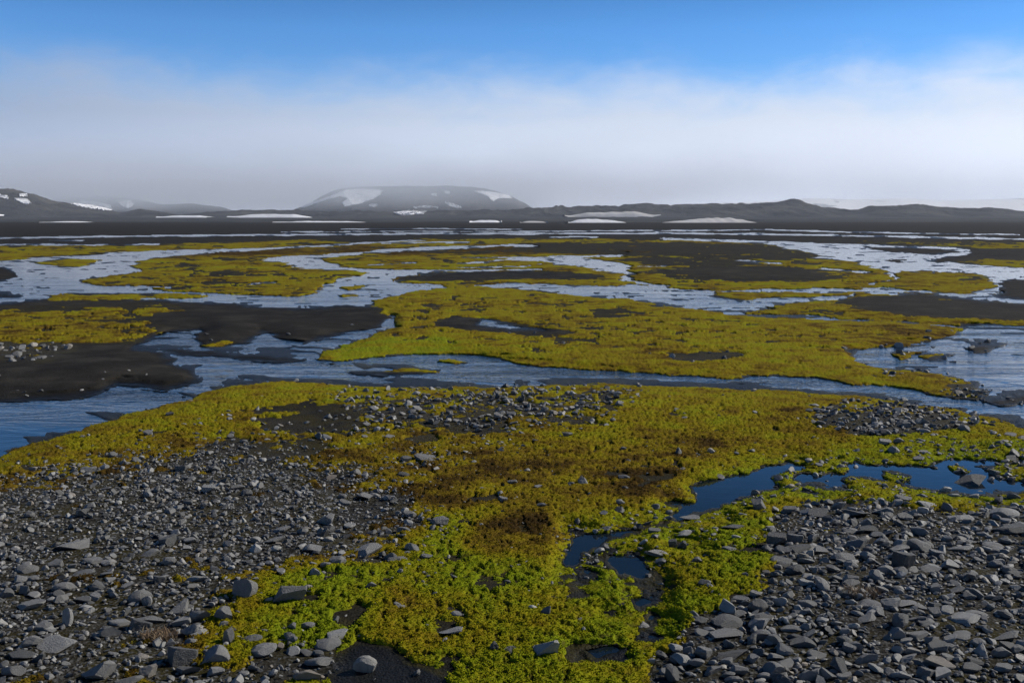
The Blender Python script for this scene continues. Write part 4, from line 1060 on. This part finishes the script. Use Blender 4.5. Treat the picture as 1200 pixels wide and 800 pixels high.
def place_stone(x, y, wpx, hpx, kind, tone, seed, label, cat='stone', cx=None, long_yaw=None):
    r = random.Random(seed)
    me, v0 = BIG[kind][r.randrange(9)]
    yb = y + hpx * .30                                  # the foot of the stone
    X, Y, H, m, g, sd = [float(q[0]) for q in at_px([x], [yb])]
    k = math.hypot(Y, CAMH) / FPX                       # metres per photo px
    el = math.atan2(CAMH, Y)
    w_ = wpx * k; h_ = hpx * k
    D = min(w_ * r.uniform(.6, .9), h_ / math.sin(el) * .75) if wpx > hpx else w_ * r.uniform(.7, .95)
    D = max(D, .35 * w_)
    Z = max((h_ - D * math.sin(el) * .8) / math.cos(el) * 1.15, .28 * D, .20 * w_)
    sx, sy, sz = w_ / 2, D / 2, Z / 2
    yaw = r.uniform(-.35, .25); tilt = r.uniform(-.2, .25); roll = r.uniform(-.25, .15)
    if hpx > wpx * 1.1: yaw = r.uniform(-.8, .8)
    o = bpy.data.objects.new('stone', me); C.objects.link(o)
    sink = .26
    o.matrix_world = Matrix.Translation((X, Y + D * .35, max(H, -.02) + (.012 if m > .5 else 0) + sz * (1 - 2 * sink) + .0)) @ Matrix.Rotation(yaw, 4, 'Z') @ Matrix.Rotation(roll, 4, 'Y') @ Matrix.Rotation(tilt, 4, 'X') @ Matrix.Rotation(r.choice((0, math.pi)), 4, 'Z') @ Matrix.Diagonal((sx, sy, sz, 1))
    o.color = (tone, tone, tone, 1)
    o['label'] = label; o['category'] = 'stone'; o['group'] = 'loose basalt stones on the ground'
    return o, (X, Y + D * .35, max(w_, D) / 2)
taken = []
TONE = lambda t: t
for i, h in enumerate(HERO):
    o, c = place_stone(*h[:6], 1000 + i, h[7]); taken.append(c)

# scattered stones: positions in the world, thinned by the stone map
def scatter(n_per_m2, dmin, dmax, x0, x1, y0, y1, seed, power=2.2):
    r = np.random.default_rng(seed)
    n = int((x1 - x0) * (y1 - y0) * n_per_m2)
    X = r.uniform(x0, x1, n); Y = r.uniform(y0, y1, n)
    x, y = to_px(X, Y)
    ok = (x > -330) & (x < 1530) & (y < 1050) & (y > 380)
    X, Y, x, y = X[ok], Y[ok], x[ok], y[ok]
    px, py, H, m, g, sd = at_px(x, y)
    clus = .5 + .9 * fbm(px / .45, py / .45, 77 + seed, 3)
    keep = (r.random(len(x)) < g * np.clip(clus + .35, .15, 1.0)) & (sd > -.02)
    px, py, H, m, x, y = [q[keep] for q in (px, py, H, m, x, y)]
    u = r.random(len(px)); d = dmin * (1 - u * (1 - (dmin / dmax) ** power)) ** (-1 / power)
    return np.stack([px, py, H, m, d, x, y], 1)
S = np.concatenate([
    scatter(640, .016, .045, -6, 6.2, 3.6, 11.0, 1, 1.6),
    scatter(62, .042, .078, -7, 7, 3.6, 14.5, 2),
    scatter(6, .078, .130, -7, 7, 3.6, 14.5, 3),
    scatter(80, .05, .105, .8, 7, 3.6, 11.0, 9, 1.6),
    scatter(60, .040, .110, -9, 12, 11.0, 16.5, 4, 1.8),
    scatter(16, .06, .20, -14, 14, 16.0, 26, 5, 2.0)])
tk = np.array(taken)
ok = np.ones(len(S), bool)
for X, Y, R in tk:
    ok &= np.hypot(S[:, 0] - X, S[:, 1] - Y) > R * .8 + S[:, 4] * .3
S = S[ok]
# larger ones keep clear of one another
o_ = np.argsort(-S[:, 4]); S = S[o_]
cells = {}; good = np.ones(len(S), bool)
for i in range(len(S)):
    X, Y, d = S[i, 0], S[i, 1], S[i, 4]
    c = (int(X / .16), int(Y / .16)); bad = False
    for a in (-1, 0, 1):
        for b2 in (-1, 0, 1):
            for (x_, y_, d_) in cells.get((c[0] + a, c[1] + b2), ()):
                if (X - x_) ** 2 + (Y - y_) ** 2 < (.31 * (d + d_)) ** 2: bad = True; break
    if bad: good[i] = False
    else: cells.setdefault(c, []).append((X, Y, d))
S = S[good]
print('stones', len(S))
size_px = S[:, 4] * FPX / np.hypot(S[:, 1], CAMH)
inframe = (S[:, 5] > 6) & (S[:, 5] < 1194) & (S[:, 6] < 796)
rank = np.argsort(-(size_px * inframe))
ind = rank[:300 - len(HERO)]
anchors = [(h[0], h[1], h[6]) for h in HERO if h[6]]
SECT = ['right of', 'beyond and right of', 'beyond', 'beyond and left of', 'left of', 'in front and left of', 'in front of', 'in front and right of']
ORD = ['nearest', 'second', 'third', 'fourth', 'fifth', 'sixth', 'seventh', 'eighth', 'ninth', 'tenth', 'eleventh', 'twelfth', 'thirteenth', 'fourteenth', 'fifteenth', 'sixteenth']
book = {}
for i in ind:
    x, y = S[i, 5], S[i, 6]
    a = min(range(len(anchors)), key=lambda q: (anchors[q][0] - x) ** 2 + (1.6 * (anchors[q][1] - y)) ** 2)
    ang = math.degrees(math.atan2(-(y - anchors[a][1]) * 1.6, x - anchors[a][0])) % 360
    sct = int(((ang + 22.5) % 360) // 45)
    book.setdefault((a, sct), []).append((math.hypot(x - anchors[a][0], 1.6 * (y - anchors[a][1])), i))
ADJ = {'slab': 'flat', 'block': 'blocky', 'wedge': 'sharp-edged', 'round': 'rounded'}
for (a, sct), lst in book.items():
    lst.sort()
    for n, (_, i) in enumerate(lst):
        r = random.Random(int(i) * 7 + 1)
        kind = r.choices(KINDS, (4, 5, 4, 1))[0]; tone = r.choice((.1, .35, .45, .55, .65, .75, .88))
        tw = 'dark' if tone < .3 else 'pale' if tone > .7 else 'grey'
        lab = f"{tw} {ADJ[kind]} stone, {ORD[min(n, 15)]} {SECT[sct]} {anchors[a][2]}"
        X, Y, H, m, d = S[i, :5]
        me, _v = BIG[kind][r.randrange(9)]
        o = bpy.data.objects.new('stone', me); C.objects.link(o)
        sx = d * .62; sy = d * r.uniform(.36, .52); sz = d * (r.uniform(.16, .24) if kind == 'slab' else r.uniform(.28, .42))
        yaw = r.gauss(-.35, .6); tl = r.gauss(.0, .22); rl = r.gauss(-.1, .22)
        o.matrix_world = Matrix.Translation((X, Y, H + sz * .55)) @ Matrix.Rotation(yaw, 4, 'Z') @ Matrix.Rotation(rl, 4, 'Y') @ Matrix.Rotation(tl, 4, 'X') @ Matrix.Diagonal((sx, sy, sz, 1))
        o.color = (tone, tone, tone, 1); o['label'] = lab; o['category'] = 'stone'; o['group'] = 'loose basalt stones on the ground'
rest = np.setdiff1d(np.arange(len(S)), ind)
P = S[rest]; nS = len(P); r = np.random.default_rng(99)
pid = r.integers(0, len(SMALL), nS)
yaw = r.normal(-.3, .7, nS); tl = r.normal(.0, .22, nS); rl = r.normal(-.1, .25, nS)
sx = P[:, 4] * .60; sy = P[:, 4] * r.uniform(.34, .52, nS); sz = P[:, 4] * r.uniform(.19, .44, nS)
flipz = r.choice([0, math.pi / 2, math.pi, -math.pi / 2], nS)
VV, FF, off = [], [], 0
for k, (v, f) in enumerate(SMALL):
    q = np.where(pid == k)[0]
    if not len(q): continue
    c0, s0 = np.cos(flipz[q]), np.sin(flipz[q])
    v0 = np.stack([v[None, :, 0] * c0[:, None] - v[None, :, 1] * s0[:, None], v[None, :, 0] * s0[:, None] + v[None, :, 1] * c0[:, None], np.repeat(v[None, :, 2], len(q), 0)], -1)
    v0 = v0 * np.stack([sx[q], sy[q], sz[q]], -1)[:, None, :]
    ct, st = np.cos(tl[q])[:, None], np.sin(tl[q])[:, None]
    y1 = v0[..., 1] * ct - v0[..., 2] * st; z1 = v0[..., 1] * st + v0[..., 2] * ct; x1 = v0[..., 0]
    ct, st = np.cos(rl[q])[:, None], np.sin(rl[q])[:, None]
    x2 = x1 * ct + z1 * st; z2 = -x1 * st + z1 * ct
    ct, st = np.cos(yaw[q])[:, None], np.sin(yaw[q])[:, None]
    x3 = x2 * ct - y1 * st; y3 = x2 * st + y1 * ct
    w3 = np.stack([x3 + P[q, 0][:, None], y3 + P[q, 1][:, None], z2 + (P[q, 2] + sz[q] * .45 + .012 * (P[q, 3] > .5))[:, None]], -1)
    VV.append(w3.reshape(-1, 3))
    FF.append((f[None] + (np.arange(len(q)) * len(v))[:, None, None] + off).reshape(-1, 3)); off += len(q) * len(v)
link('gravel', new_mesh('gravel', np.concatenate(VV), np.concatenate(FF), m_pebble, smooth=False), 'small angular basalt stones covering the gravel banks', 'gravel', 'stuff')

# dry tufts
m_dry, nt, b, _ = mat('dry_stalks')
g = nt.nodes.new('ShaderNodeNewGeometry')
nt.links.new(ramp(nt, g.outputs['Random Per Island'], [(0, (.10, .06, .03)), (.5, (.20, .13, .07)), (1, (.30, .22, .13))]).outputs[0], b.inputs['Base Color']); b.inputs['Roughness'].default_value = .8
def tuft(x, y, wpx, label, seed):
    X, Y, H, m, g, sd = [float(q[0]) for q in at_px([x], [y])]
    k = math.hypot(Y, CAMH) / FPX; R = wpx * k / 2; r = random.Random(seed); V = []; F = []
    for _ in range(420):
        a = r.uniform(0, 6.283); q = R * math.sqrt(r.random()); bx, by = q * math.cos(a), q * .6 * math.sin(a)
        hgt = r.uniform(.015, .05); lean = r.uniform(.2, 1.1) * hgt; la = r.uniform(0, 6.283); wd = .0016; sa = r.uniform(0, 3.14)
        dx, dy = wd * math.cos(sa), wd * math.sin(sa); n = len(V)
        mx, my = bx + lean * .4 * math.cos(la), by + lean * .4 * math.sin(la); tx, ty = bx + lean * math.cos(la), by + lean * math.sin(la)
        V += [(bx - dx, by - dy, -.01), (bx + dx, by + dy, -.01), (mx - dx, my - dy, hgt * .6), (mx + dx, my + dy, hgt * .6), (tx, ty, hgt)]
        F += [(n, n + 1, n + 3), (n, n + 3, n + 2), (n + 2, n + 3, n + 4)]
    o = link('grass_tuft', new_mesh('grass_tuft', V, F, m_dry), label, 'grass tuft', group='dry brown tufts among the stones'); o.location = (X, Y, H + .01)
tuft(186, 747, 44, 'dry brown grass tuft among the stones of the left gravel', 3)
tuft(1008, 697, 44, 'dry tan grass tuft among the stones of the right gravel', 4)
